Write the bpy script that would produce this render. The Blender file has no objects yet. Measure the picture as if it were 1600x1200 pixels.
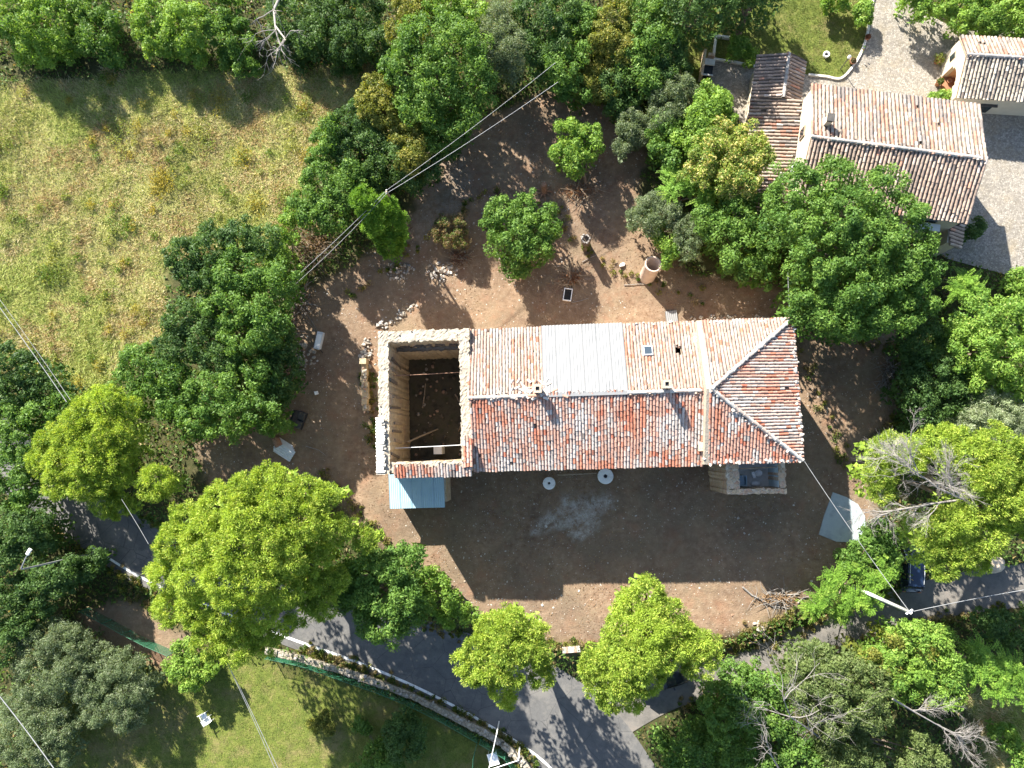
import bpy, math, random
import numpy as np

# ------------------------------------------------------------------ camera, light
SC = bpy.context.scene
COL = SC.collection
FPX, CAMH, NAD = 1110.0, 55.5, (862.0, 705.0)          # focal length in photo pixels, flying height, where the plumb line meets the picture


def cam_rot():
    d = np.array([NAD[0] - 800, -(NAD[1] - 600), -FPX]); d /= np.linalg.norm(d)
    t = np.array([0, 0, -1.0]); v = np.cross(d, t); c = d @ t
    K = np.array([[0, -v[2], v[1]], [v[2], 0, -v[0]], [-v[1], v[0], 0]])
    return np.eye(3) + K + K @ K / (1 + c)


CR = cam_rot()
from mathutils import Matrix, Vector
cd = bpy.data.cameras.new('camera'); cam = bpy.data.objects.new('camera', cd); COL.objects.link(cam)
cd.sensor_fit = 'HORIZONTAL'; cd.sensor_width = 36; cd.lens = 36 * FPX / 1600; cd.clip_start = 0.5; cd.clip_end = 2000
M4 = Matrix([list(map(float, CR[i])) + [0.0] for i in range(3)] + [[0, 0, 0, 1]])
M4.translation = Vector((0, 0, CAMH)); cam.matrix_world = M4
SC.camera = cam

SUN_EL = math.radians(32.0)
SH = np.array([0.527, -0.85]); SH /= np.linalg.norm(SH)   # way the shadows fall on the ground
wd = bpy.data.worlds.new('World'); SC.world = wd; wd.use_nodes = True
wn = wd.node_tree.nodes; wl = wd.node_tree.links
bg = wn['Background']; sky = wn.new('ShaderNodeTexSky'); sky.sky_type = 'NISHITA'; sky.sun_disc = False
sky.sun_elevation = SUN_EL; sky.sun_rotation = math.atan2(-SH[0], -SH[1])
wl.new(sky.outputs[0], bg.inputs[0]); bg.inputs[1].default_value = 0.08
sd = bpy.data.lights.new('sun', 'SUN'); sd.energy = 5.0; sd.angle = math.radians(0.53); sd.color = (1.0, 0.945, 0.85)
sun = bpy.data.objects.new('sun', sd); COL.objects.link(sun)
ldir = Vector((SH[0] * math.cos(SUN_EL), SH[1] * math.cos(SUN_EL), -math.sin(SUN_EL)))
sun.rotation_euler = ldir.to_track_quat('-Z', 'Y').to_euler(); sun.location = (-20, 30, 60)
vs = SC.view_settings; vs.view_transform = 'Standard'; vs.look = 'None'; vs.gamma = 1; vs.exposure = 1.9
try:
    vs.use_curve_mapping = False
except Exception:
    pass
SC.render.engine = 'CYCLES'
SC.cycles.max_bounces = 6; SC.cycles.diffuse_bounces = 3; SC.cycles.transparent_max_bounces = 8
SC.cycles.transmission_bounces = 4; SC.cycles.glossy_bounces = 2

# ------------------------------------------------------------------ helpers: noise, ground height, pixel to place
RNG = np.random.default_rng(11)
random.seed(5)


def _h(ix, iy, s):
    n = (ix.astype(np.int64) * 374761393 + iy.astype(np.int64) * 668265263 + s * 982451653) & 0x7fffffff
    n = ((n ^ (n >> 13)) * 1274126177) & 0x7fffffff
    return ((n ^ (n >> 16)) & 0xffff) / 65535.0


def vnoise(x, y, s=0):
    x = np.asarray(x, float); y = np.asarray(y, float)
    ix = np.floor(x); iy = np.floor(y); fx = x - ix; fy = y - iy
    fx = fx * fx * (3 - 2 * fx); fy = fy * fy * (3 - 2 * fy)
    a = _h(ix, iy, s); b = _h(ix + 1, iy, s); c = _h(ix, iy + 1, s); d = _h(ix + 1, iy + 1, s)
    return (a * (1 - fx) + b * fx) * (1 - fy) + (c * (1 - fx) + d * fx) * fy


def fbm(x, y, s=0, o=4):
    v = 0; a = 0.5; t = 0
    for k in range(o):
        v = v + a * vnoise(x, y, s + k * 17); t += a; a *= 0.5; x = np.asarray(x) * 2.03 + 3.1; y = np.asarray(y) * 2.03 - 1.7
    return v / t


def sstep(a, b, x):
    t = np.clip((x - a) / (b - a), 0, 1); return t * t * (3 - 2 * t)


def W0(px, py, z):
    r = CR @ np.array([(px - 800) / FPX, (600 - py) / FPX, -1]); t = (z - CAMH) / r[2]
    return r[0] * t, r[1] * t


def inpoly(x, y, poly):
    x = np.asarray(x, float); y = np.asarray(y, float); r = np.zeros(x.shape, bool)
    n = len(poly)
    for i in range(n):
        x1, y1 = poly[i]; x2, y2 = poly[(i + 1) % n]
        if y1 == y2: continue
        c = ((y1 > y) != (y2 > y)) & (x < (x2 - x1) * (y - y1) / (y2 - y1) + x1)
        r ^= c
    return r


def polydist(x, y, pl):
    d = np.full(np.shape(x), 1e9)
    for (x1, y1), (x2, y2) in zip(pl[:-1], pl[1:]):
        dx, dy = x2 - x1, y2 - y1; t = np.clip(((x - x1) * dx + (y - y1) * dy) / (dx * dx + dy * dy), 0, 1)
        d = np.minimum(d, np.hypot(x - x1 - t * dx, y - y1 - t * dy))
    return d


def pxpoly(pts, z=0.0): return [W0(a, b, z) for a, b in pts]


BANK = pxpoly([(-400, 480), (0, 655), (120, 765), (250, 820), (420, 870), (560, 930), (700, 985), (880, 1030), (1000, 1030), (1130, 1010), (1250, 975), (1380, 930), (1500, 890), (1900, 830)])
BANKPOLY = BANK + [(60, -300), (-300, -300), (-300, 10)]
LOW = -0.9


def gh(x, y):
    x = np.asarray(x, float); y = np.asarray(y, float)
    d = polydist(x, y, BANK); s = np.where(inpoly(x, y, BANKPOLY), d, -d)
    low = sstep(-0.7, 0.9, s)
    flat = sstep(0.0, 1.5, s)
    z = LOW * low + (fbm(x * 0.22, y * 0.22, 3) - 0.5) * 0.30 * (1 - flat) + (fbm(x * .9, y * .9, 8) - .5) * 0.10 * (1 - flat)
    up = np.clip((-x - 14) / 34, 0, 1) * np.clip((y + 2) / 30, 0, 1)
    return z + 1.6 * up * (1 - low)


def G(px, py, dz=0.0):
    z = 0.0
    for _ in range(5):
        x, y = W0(px, py, z + dz); z = float(gh(x, y))
    return x, y, z


# ------------------------------------------------------------------ helpers: objects, meshes
def tag(o, label=None, cat=None, group=None, kind=None):
    if label: o['label'] = label
    if cat: o['category'] = cat
    if group: o['group'] = group
    if kind: o['kind'] = kind
    return o


def thing(name, label, cat, loc=(0, 0, 0), rz=0.0, group=None):
    o = bpy.data.objects.new(name, None); COL.objects.link(o); o.location = loc; o.rotation_euler = (0, 0, rz)
    o.empty_display_size = 0.2
    return tag(o, label, cat, group)


def put(name, me, parent=None, loc=None, rot=None, scale=None):
    o = bpy.data.objects.new(name, me); COL.objects.link(o)
    if parent: o.parent = parent
    if loc is not None: o.location = loc
    if rot is not None: o.rotation_euler = rot
    if scale is not None: o.scale = scale if hasattr(scale, '__len__') else (scale,) * 3
    return o


def raw_mesh(name, V, Fs, mat, tint=None, smooth=False, attr='tint'):
    """V (n,3); Fs a list of (m,k) index arrays"""
    me = bpy.data.meshes.new(name); V = np.asarray(V, np.float32)
    me.vertices.add(len(V)); me.vertices.foreach_set('co', V.ravel())
    nl = sum(f.size for f in Fs); npol = sum(len(f) for f in Fs)
    me.loops.add(nl); me.polygons.add(npol)
    me.loops.foreach_set('vertex_index', np.concatenate([f.ravel() for f in Fs]).astype(np.int32))
    tot = np.concatenate([np.full(len(f), f.shape[1]) for f in Fs]); st = np.concatenate([[0], np.cumsum(tot)[:-1]])
    me.polygons.foreach_set('loop_start', st.astype(np.int32))
    try:
        me.polygons.foreach_set('loop_total', tot.astype(np.int32))
    except Exception:
        pass
    if smooth: me.polygons.foreach_set('use_smooth', np.ones(npol, bool))
    if tint is not None:
        a = me.attributes.new(attr, 'FLOAT_COLOR', 'POINT'); t = np.asarray(tint, np.float32)
        if t.shape[1] == 3: t = np.concatenate([t, np.ones((len(t), 1), np.float32)], 1)
        a.data.foreach_set('color', t.ravel())
    me.update(calc_edges=True); me.validate()
    if mat: me.materials.append(mat)
    return me


class MB:
    def __init__(s): s.v = []; s.f = []; s.c = []; s.n = 0; s.col = (1, 1, 1)

    def add(s, vs_, fs, col=None):
        vs_ = [tuple(map(float, p)) for p in vs_]
        s.f += [tuple(i + s.n for i in f) for f in fs]; s.v += vs_; s.c += [col or s.col] * len(vs_); s.n += len(vs_); return s

    def box(s, c, d, rz=0.0, tilt=None, col=None, taper=1.0):
        m = Matrix.Translation(c) @ Matrix.Rotation(rz, 4, 'Z')
        if tilt: m = m @ Matrix.Rotation(tilt[0], 4, 'X') @ Matrix.Rotation(tilt[1], 4, 'Y')
        p = []
        for z in (-.5, .5):
            k = taper if z > 0 else 1
            for x, y in ((-.5, -.5), (.5, -.5), (.5, .5), (-.5, .5)): p.append(m @ Vector((x * d[0] * k, y * d[1] * k, z * d[2])))
        return s.add(p, [(3, 2, 1, 0), (4, 5, 6, 7), (0, 1, 5, 4), (1, 2, 6, 5), (2, 3, 7, 6), (3, 0, 4, 7)], col)

    def prism(s, poly, z0, z1, col=None):
        n = len(poly)
        zt = z1 if hasattr(z1, '__len__') else [z1] * n
        p = [(x, y, z0) for x, y in poly] + [(x, y, zt[i]) for i, (x, y) in enumerate(poly)]
        return s.add(p, [tuple(range(n - 1, -1, -1)), tuple(range(n, 2 * n))] + [(i, (i + 1) % n, n + (i + 1) % n, n + i) for i in range(n)], col)

    def tube(s, pts, r, n=6, col=None, cap=True):
        pts = [Vector(p) for p in pts]; rr = r if hasattr(r, '__len__') else [r] * len(pts)
        vs_ = []; up = None
        for i, p in enumerate(pts):
            d = (pts[min(i + 1, len(pts) - 1)] - pts[max(i - 1, 0)])
            if d.length < 1e-6: d = Vector((0, 0, 1))
            d.normalize()
            if up is None: up = Vector((1, 0, 0)) if abs(d.x) < .9 else Vector((0, 1, 0))
            a = d.cross(up).normalized(); up = a.cross(d).normalized()
            for k in range(n):
                t = 2 * math.pi * k / n; vs_.append(p + (a * math.cos(t) + up * math.sin(t)) * rr[i])
        fs = []
        for i in range(len(pts) - 1):
            for k in range(n): fs.append((i * n + k, i * n + (k + 1) % n, (i + 1) * n + (k + 1) % n, (i + 1) * n + k))
        if cap: fs += [tuple(range(n)), tuple(range((len(pts) - 1) * n, len(pts) * n))[::-1]]
        return s.add(vs_, fs, col)

    def lathe(s, prof, n=24, c=(0, 0, 0), col=None):
        vs_ = [(c[0] + r * math.cos(2 * math.pi * k / n), c[1] + r * math.sin(2 * math.pi * k / n), c[2] + z) for r, z in prof for k in range(n)]
        fs = []
        for i in range(len(prof) - 1):
            for k in range(n): fs.append((i * n + k, i * n + (k + 1) % n, (i + 1) * n + (k + 1) % n, (i + 1) * n + k))
        return s.add(vs_, fs, col)

    def mesh(s, name, mat, smooth=False):
        me = bpy.data.meshes.new(name); me.from_pydata(s.v, [], s.f)
        a = me.attributes.new('tint', 'FLOAT_COLOR', 'POINT')
        a.data.foreach_set('color', np.array([(*c, 1) for c in s.c], np.float32).ravel())
        if smooth: me.polygons.foreach_set('use_smooth', np.ones(len(me.polygons), bool))
        if mat: me.materials.append(mat)
        me.update(); return me

    def build(s, name, mat, parent=None, smooth=False, **k): return put(name, s.mesh(name, mat, smooth), parent, **k)


# ------------------------------------------------------------------ materials
class NT:
    def __init__(s, name, rough=0.85, spec=0.3):
        s.m = bpy.data.materials.new(name); s.m.use_nodes = True; s.t = s.m.node_tree; s.b = s.t.nodes['Principled BSDF']
        s.b.inputs['Roughness'].default_value = rough; s.b.inputs['Specular IOR Level'].default_value = spec

    def n(s, ty, **k):
        x = s.t.nodes.new(ty)
        for a, b in k.items(): setattr(x, a, b)
        return x

    def l(s, a, b): s.t.links.new(a, b)

    def pos(s, obj=False):
        if not hasattr(s, '_p'): s._p = s.n('ShaderNodeTexCoord').outputs['Object'] if obj else s.n('ShaderNodeNewGeometry').outputs['Position']
        return s._p

    def noise(s, scale, detail=4, rough=0.6, vec=None, dist=0):
        x = s.n('ShaderNodeTexNoise'); x.inputs['Scale'].default_value = scale; x.inputs['Detail'].default_value = detail
        x.inputs['Roughness'].default_value = rough; x.inputs['Distortion'].default_value = dist; s.l(vec or s.pos(), x.inputs['Vector']); return x.outputs['Fac']

    def voro(s, scale, out='Distance', feat='F1', vec=None):
        x = s.n('ShaderNodeTexVoronoi', feature=feat); x.inputs['Scale'].default_value = scale; s.l(vec or s.pos(), x.inputs['Vector']); return x.outputs[out]

    def ramp(s, fac, stops):
        r = s.n('ShaderNodeValToRGB'); e = r.color_ramp.elements
        while len(e) < len(stops): e.new(0.5)
        for q, (p, c) in zip(e, stops): q.position = p; q.color = (*c, 1) if len(c) == 3 else c
        s.l(fac, r.inputs[0]); return r.outputs[0]

    def mix(s, fac, a, b, mode='MIX'):
        x = s.n('ShaderNodeMix', data_type='RGBA', blend_type=mode)
        for v, i in ((fac, 0), (a, 6), (b, 7)):
            if hasattr(v, 'links') or hasattr(v, 'is_linked'): s.l(v, x.inputs[i])
            elif isinstance(v, (int, float)): x.inputs[i].default_value = v
            else: x.inputs[i].default_value = (*v, 1)
        return x.outputs[2]

    def math(s, op, a, b=0.0):
        x = s.n('ShaderNodeMath', operation=op)
        for i, v in enumerate((a, b)):
            if isinstance(v, (int, float)): x.inputs[i].default_value = v
            else: s.l(v, x.inputs[i])
        return x.outputs[0]

    def attr(s, nm='tint'): x = s.n('ShaderNodeAttribute', attribute_name=nm); return x

    def base(s, c): s.l(c, s.b.inputs['Base Color']); return s

    def bump(s, h, strength=0.5, dist=0.05):
        x = s.n('ShaderNodeBump'); x.inputs['Strength'].default_value = strength; x.inputs['Distance'].default_value = dist
        s.l(h, x.inputs['Height']); s.l(x.outputs[0], s.b.inputs['Normal']); return s


def noisy(name, c1, c2, scale=3, rough=0.85, c3=None, bump=0.4, bscale=None, bd=0.03, detail=5, spec=0.3):
    t = NT(name, rough, spec); n = t.noise(scale, detail)
    st = [(0.3, c1), (0.7, c2)] if c3 is None else [(0.25, c1), (0.5, c2), (0.75, c3)]
    t.base(t.ramp(n, st))
    if bump: t.bump(t.noise(bscale or scale * 3, 4), bump, bd)
    return t.m


def tinted(name, rough=0.85, nscale=8, lo=0.7, hi=1.2, bump=0.3, bscale=20, bd=0.02, spec=0.3):
    t = NT(name, rough, spec); n = t.noise(nscale, 4)
    g = t.ramp(n, [(0.25, (lo,) * 3), (0.75, (hi,) * 3)])
    t.base(t.mix(1.0, t.attr().outputs['Color'], g, 'MULTIPLY'))
    if bump: t.bump(t.noise(bscale, 3), bump, bd)
    return t.m


def leafmat(name, trans=0.35, rough=0.55):
    t = NT(name, rough, 0.25); a = t.attr().outputs['Color']; t.base(a)
    tr = t.n('ShaderNodeBsdfTranslucent'); y = t.mix(1.0, a, (1.15, 1.1, 0.55), 'MULTIPLY'); t.l(y, tr.inputs[0])
    mx = t.n('ShaderNodeMixShader'); mx.inputs[0].default_value = trans
    t.l(t.b.outputs[0], mx.inputs[1]); t.l(tr.outputs[0], mx.inputs[2])
    t.l(mx.outputs[0], t.t.nodes['Material Output'].inputs[0]); return t.m


M = {}
M['leaf'] = leafmat('leaf', 0.42); M['needle'] = leafmat('needle', 0.42, 0.6); M['grass'] = leafmat('grass_blade', 0.35, 0.7)
M['bark'] = noisy('bark', (.10, .075, .055), (.20, .16, .12), 6, bump=.8, bscale=14)
M['pinebark'] = noisy('pine_bark', (.16, .10, .075), (.30, .22, .17), 5, bump=.8, bscale=12)
M['deadwood'] = noisy('dead_wood', (0.174, 0.158, 0.143), (0.296, 0.275, 0.253), 4, bump=.4, bscale=20)
M['wood'] = noisy('old_wood', (.20, .15, .10), (.36, .29, .21), 5, bump=.4)
M['tile'] = tinted('roof_tile', .9, 9, .66, 1.25, .35, 30, .015)
M['stonepc'] = tinted('stone_piece', .95, 6, .7, 1.2, .6, 18, .03)
M['mortar'] = noisy('mortar', (.22, .185, .135), (.38, .33, .26), 2.5, c3=(.30, .255, .19), bump=.7, bscale=9, bd=.06)
M['plaster_cream'] = noisy('cream_plaster', (0.496, 0.424, 0.320), (0.576, 0.504, 0.392), 1.2, bump=.15, bscale=12)
M['plaster_peach'] = noisy('peach_plaster', (0.496, 0.288, 0.160), (0.560, 0.336, 0.200), 1.5, bump=.15)
M['plaster_grey'] = noisy('pale_plaster', (0.374, 0.466, 0.490), (0.524, 0.629, 0.640), 1.4, bump=.2)
M['white_metal'] = noisy('white_sheet_metal', (.150, .155, .158), (.215, .218, .22), .9, c3=(.20, .204, .206), detail=9, rough=.55, bump=0)
M['blue_metal'] = noisy('blue_sheet_metal', (.25, .40, .50), (.36, .52, .61), .8, rough=.32, c3=(.30, .46, .56), bump=0, spec=1.0)
M['galv'] = noisy('galvanised', (.50, .52, .54), (.66, .68, .70), 3, rough=.45, bump=0)
M['white'] = noisy('white_paint', (.74, .74, .72), (.82, .82, .80), 3, rough=.5, bump=0)
M['linepaint'] = noisy('road_paint', (.42, .42, .41), (.78, .78, .76), 4.0, c3=(.74, .74, .72), bump=.2, detail=8)
M['concrete'] = noisy('concrete', (0.432, 0.420, 0.384), (0.624, 0.600, 0.552), 2.2, c3=(0.552, 0.528, 0.480), bump=.4, bscale=14)
M['palestone'] = noisy('pale_stone', (0.600, 0.613, 0.587), (0.825, 0.838, 0.812), 4, c3=(0.725, 0.737, 0.712), bump=.5, bscale=14)
M['terracotta'] = noisy('terracotta', (0.273, 0.124, 0.065), (0.358, 0.176, 0.098), 5, bump=.2)
M['black'] = noisy('black_plastic', (.012, .014, .018), (.03, .035, .045), 5, rough=.45, bump=.3)
M['darkmetal'] = noisy('dark_metal', (.05, .05, .05), (.10, .09, .08), 5, rough=.6, bump=.2)
M['rust'] = noisy('rusty_iron', (.18, .09, .05), (.32, .20, .14), 8, rough=.8, bump=.3)
M['cable'] = noisy('cable', (.22, .225, .23), (.32, .325, .33), 2, rough=.5, bump=0)
M['glass'] = NT('glass', .08, .6).m; M['glass'].node_tree.nodes['Principled BSDF'].inputs['Base Color'].default_value = (.02, .03, .035, 1)
M['skyglass'] = NT('skylight_glass', .1, .8).m; M['skyglass'].node_tree.nodes['Principled BSDF'].inputs['Base Color'].default_value = (.035, .05, .065, 1)
M['rubber'] = noisy('rubber', (.015, .015, .015), (.03, .03, .03), 9, rough=.9, bump=.2)


def paint(name, c):
    t = NT(name, .28, .5); t.base(t.ramp(t.noise(2, 2), [(0.3, c), (.7, tuple(q * 1.15 for q in c))])); t.b.inputs['Coat Weight'].default_value = .6; return t.m


def stonewall(name, pal, mort, plaster=None, pf=.5, sc=3.2):
    t = NT(name, .95, .2); mp = t.n('ShaderNodeMapping'); mp.inputs['Scale'].default_value = (1, 1, 1.9); t.l(t.pos(), mp.inputs[0])
    e = t.voro(sc, 'Distance', 'DISTANCE_TO_EDGE', mp.outputs[0]); cc = t.voro(sc, 'Color', 'F1', mp.outputs[0])
    sep = t.n('ShaderNodeSeparateColor'); t.l(cc, sep.inputs[0])
    st = t.ramp(sep.outputs[0], [(i / (len(pal) - 1), c) for i, c in enumerate(pal)])
    g = t.ramp(t.noise(7, 5), [(.3, (.75,) * 3), (.7, (1.15,) * 3)]); st = t.mix(1.0, st, g, 'MULTIPLY')
    ed = t.ramp(e, [(.02, (0,) * 3), (.09, (1,) * 3)])
    c = t.mix(ed, mort, st); hgt = ed
    if plaster:
        pm = t.ramp(t.noise(.55, 6, .65), [(pf - .05, (0,) * 3), (pf + .05, (1,) * 3)])
        pc = t.mix(t.ramp(t.noise(2.0, 6), [(.35, (0,) * 3), (.7, (1,) * 3)]), plaster, tuple(q * .62 for q in plaster))
        c = t.mix(pm, c, pc); hgt = t.mix(pm, ed, (1.3, 1.3, 1.3))
    t.base(c); t.bump(hgt, .7, .05); return t.m


M['stone'] = stonewall('rubble_stone_wall', [(0.435, 0.322, 0.203), (0.580, 0.448, 0.297), (0.493, 0.308, 0.203), (0.667, 0.560, 0.419)], (0.522, 0.434, 0.324))
M['ruin'] = stonewall('ruin_stone_wall', [(.34, .24, .15), (.46, .36, .24), (.40, .24, .16), (.52, .44, .33)], (.42, .36, .27), (.50, .40, .26), .45)
M['lowwall'] = stonewall('field_stone_wall', [(.26, .23, .18), (.40, .36, .29), (.32, .27, .2)], (.20, .18, .14), None, sc=4)

# ------------------------------------------------------------------ the ground
YARD = pxpoly([(545, 420), (600, 385), (648, 330), (640, 262), (760, 180), (870, 140), (960, 170), (1010, 240), (990, 330), (1080, 430), (1200, 450), (1400, 510), (1410, 640), (1345, 700), (1370, 800), (1330, 880), (1240, 955), (1140, 995), (1000, 1005), (900, 1020), (760, 975), (660, 905), (560, 830), (520, 755), (330, 760), (300, 690), (430, 650), (445, 560), (440, 470)])
FIELD = pxpoly([(-300, 100), (0, 150), (130, 135), (300, 120), (420, 120), (590, 100), (570, 180), (500, 250), (460, 340), (450, 400), (260, 420), (270, 520), (180, 600), (120, 620), (60, 590), (-300, 560)])
LAWNA = pxpoly([(110, 1000), (190, 945), (330, 1000), (430, 1030), (640, 1100), (775, 1172), (800, 1260), (60, 1260)], LOW)
LAWNB = pxpoly([(1010, -60), (1380, -60), (1362, 10), (1357, 45), (1340, 90), (1312, 125), (1262, 117), (1180, 104), (1114, 92), (1108, 135), (1100, 170), (1060, 60)])
BARE = pxpoly([(120, 960), (200, 935), (280, 985), (330, 1010), (300, 1060), (250, 1050), (190, 1010), (150, 1010)], LOW)
DRY = pxpoly([(1510, 1085), (1640, 1075), (1660, 1230), (1550, 1230), (1530, 1150)], LOW)
PALE = pxpoly([(878, 772), (960, 774), (964, 788), (938, 800), (932, 826), (902, 850), (884, 822), (826, 838), (852, 804), (872, 800)])
GRIT = pxpoly([(640, 210), (720, 190), (740, 300), (690, 360), (640, 400), (650, 300)])
COURT = pxpoly([(1368, -30), (1400, -10), (1490, 45), (1600, 52), (1800, 60), (1800, 420), (1640, 428), (1575, 430), (1480, 405), (1300, 300), (1165, 200), (1108, 140), (1114, 92), (1180, 104), (1262, 117), (1312, 125), (1340, 92), (1357, 45), (1362, 10)])


def zone(x, y, poly, amp=0.8, k=6, s=50):
    r = np.zeros(np.shape(x))
    for i in range(k):
        a = amp * (0.25 + i / k)
        r += inpoly(x + a * (fbm(x * .7, y * .7, s + i) - .5) * 4, y + a * (fbm(x * .7, y * .7, s + 31 + i) - .5) * 4, poly)
    return r / k


def axis(a, b, st, out):
    c = np.arange(a, b + st, st); e = []
    d = st
    q = 0
    while q < out: d *= 1.35; q += d; e.append(q)
    e = np.array(e)
    return np.concatenate([a - e[::-1], c, c[-1] + e])


gx = axis(-54, 43, .42, 400); gy = axis(-31, 46, .42, 400)
X, Y = np.meshgrid(gx, gy); xs = X.ravel(); ys = Y.ravel()
zy, zf, zl, zp = zone(xs, ys, YARD), zone(xs, ys, FIELD, 1.0), np.maximum(zone(xs, ys, LAWNA, .5), zone(xs, ys, LAWNB, .4)), zone(xs, ys, PALE, .35)
zf = np.maximum(zf, zone(xs, ys, DRY, .8)); zbare = zone(xs, ys, BARE, .6); zgrit = zone(xs, ys, GRIT, .7)
zy = np.maximum(zy, zbare); zl = zl * (1 - zbare)
nx, ny = len(gx), len(gy); idx = np.arange(nx * ny).reshape(ny, nx)
faces = np.stack([idx[:-1, :-1], idx[:-1, 1:], idx[1:, 1:], idx[1:, :-1]], -1).reshape(-1, 4)

t = NT('ground', .95, .15)
at = t.attr('tint'); sp = t.n('ShaderNodeSeparateColor'); t.l(at.outputs['Color'], sp.inputs[0])
n1, n2, n3 = t.noise(.35, 6), t.noise(2.3, 7, .7), t.noise(9, 5, .7)
dirt = t.ramp(n2, [(.28, (0.133, 0.087, 0.057)), (.5, (0.198, 0.137, 0.090)), (.72, (0.267, 0.196, 0.136))])
dirt = t.mix(t.ramp(n1, [(.42, (0,) * 3), (.62, (.7,) * 3)]), dirt, t.ramp(n3, [(.3, (0.143, 0.105, 0.072)), (.7, (0.222, 0.175, 0.113))]))
dirt = t.mix(t.ramp(t.noise(1.1, 8, .75), [(.56, (0,) * 3), (.68, (.45,) * 3)]), dirt, (0.118, 0.070, 0.046))
litter = t.ramp(t.voro(7.0), [(.10, (1,) * 3), (.2, (0,) * 3)])
litter = t.math('MULTIPLY', litter, t.ramp(t.noise(1.7, 4), [(.45, (0,) * 3), (.6, (1,) * 3)]))
dirt = t.mix(t.ramp(t.noise(.6, 5, .65), [(.52, (0,) * 3), (.68, (.5,) * 3)]), dirt, (0.221, 0.120, 0.074))
dirt = t.mix(1.0, dirt, t.ramp(t.noise(.22, 5, .6), [(.32, (0.764, 0.780, 0.827)), (.66, (1.22, 1.2, 1.17))]), 'MULTIPLY')
dirt = t.mix(litter, dirt, (0.347, 0.276, 0.223))
field = t.ramp(n2, [(.3, (0.148, 0.155, 0.038)), (.5, (0.236, 0.233, 0.074)), (.7, (0.310, 0.286, 0.128))])
lawn = t.ramp(t.noise(1.3, 7, .7), [(.3, (0.071, 0.100, 0.019)), (.55, (0.124, 0.147, 0.030)), (.75, (0.200, 0.173, 0.066))])
wood = t.ramp(n2, [(.3, (0.032, 0.040, 0.014)), (.55, (0.060, 0.060, 0.024)), (.75, (0.120, 0.088, 0.044))])
lawn = t.mix(1.0, lawn, t.ramp(t.noise(11, 4, .75), [(.3, (.62,) * 3), (.7, (1.35,) * 3)]), 'MULTIPLY')
lawn = t.mix(t.ramp(t.noise(.4, 6, .7), [(.50, (0,) * 3), (.64, (.75,) * 3)]), lawn, (.185, .150, .066))
pale = t.ramp(n3, [(.3, (0.391, 0.374, 0.333)), (.7, (0.529, 0.506, 0.460))])
c = t.mix(sp.outputs[1], wood, field); c = t.mix(sp.outputs[2], c, lawn); c = t.mix(sp.outputs[0], c, dirt)
pm = t.math('MULTIPLY', t.math('MULTIPLY', at.outputs['Alpha'], t.ramp(t.noise(1.3, 9, .8), [(.40, (0,) * 3), (.58, (1,) * 3)])), t.ramp(t.noise(14, 4, .8), [(.35, (.35,) * 3), (.6, (.9,) * 3)]))
c = t.mix(pm, c, pale)
t.base(c); t.bump(t.math('ADD', n2, t.math('MULTIPLY', n3, .5)), .7, .10)
M['ground'] = t.m
gm = raw_mesh('ground', np.stack([xs, ys, gh(xs, ys)], 1), [faces], M['ground'], np.stack([zy, zf, zl, np.maximum(zp, zgrit * .3)], 1), smooth=True)
tag(put('ground', gm), 'bare brown earth, meadow and lawn around the buildings', 'ground', kind='structure')


def catmull(pts, n=8):
    p = [np.array(q, float) for q in pts]; p = [2 * p[0] - p[1]] + p + [2 * p[-1] - p[-2]]; o = []
    for i in range(1, len(p) - 2):
        for k in range(n):
            u = k / n; a, b, c_, d = p[i - 1:i + 3]
            o.append(.5 * (2 * b + (c_ - a) * u + (2 * a - 5 * b + 4 * c_ - d) * u * u + (3 * b - a - 3 * c_ + d) * u ** 3))
    return np.array(o + [p[-2]])


def strip(name, A, B, dz, mat, parent=None, cross=8, n=8):
    A = catmull(A, n); B = catmull(B, n); r = []
    for k in range(cross + 1): r.append(A + (B - A) * k / cross)
    P = np.stack(r, 1); m, q = P.shape[:2]; x, y = P[..., 0].ravel(), P[..., 1].ravel()
    id_ = np.arange(m * q).reshape(m, q); f = np.stack([id_[:-1, :-1], id_[:-1, 1:], id_[1:, 1:], id_[1:, :-1]], -1).reshape(-1, 4)
    a, b, c_ = P[0, 0], P[0, 1], P[1, 0]
    if np.cross(b - a, c_ - a) < 0: f = f[:, ::-1]
    else: pass
    me = raw_mesh(name, np.stack([x, y, gh(x, y) + dz], 1), [f[:, ::-1] if np.cross(b - a, c_ - a) > 0 and False else f], mat, smooth=True)
    return put(name, me, parent)


t = NT('asphalt', .9, .3); n2 = t.noise(1.1, 6, .7)
c = t.ramp(n2, [(.3, (.070, .069, .068)), (.6, (.112, .109, .104)), (.8, (.165, .157, .145))])
c = t.mix(t.ramp(t.noise(.45, 8, .75), [(.50, (0,) * 3), (.60, (.7,) * 3)]), c, (.17, .158, .14))
c = t.mix(t.ramp(t.voro(.55, 'Distance', 'DISTANCE_TO_EDGE'), [(.004, (.7,) * 3), (.012, (0,) * 3)]), c, (.03, .03, .03))
c = t.mix(t.ramp(t.noise(30, 3), [(.4, (0,) * 3), (.7, (.5,) * 3)]), c, (.15, .15, .15)); t.base(c); t.bump(t.noise(40, 3), .4, .02); M['asphalt'] = t.m
t = NT('worn_lane', .95, .2); n2 = t.noise(.9, 6, .7)
c = t.ramp(n2, [(.3, (.095, .092, .086)), (.55, (.165, .152, .136)), (.8, (.23, .19, .155))]); c = t.mix(t.ramp(t.voro(9), [(.08, (1,) * 3), (.16, (0,) * 3)]), c, (.25, .23, .2)); t.base(c); t.bump(t.noise(25, 4), .5, .03); M['lane'] = t.m
Lz = lambda pts: [W0(a, b, LOW) for a, b in pts]
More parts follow.
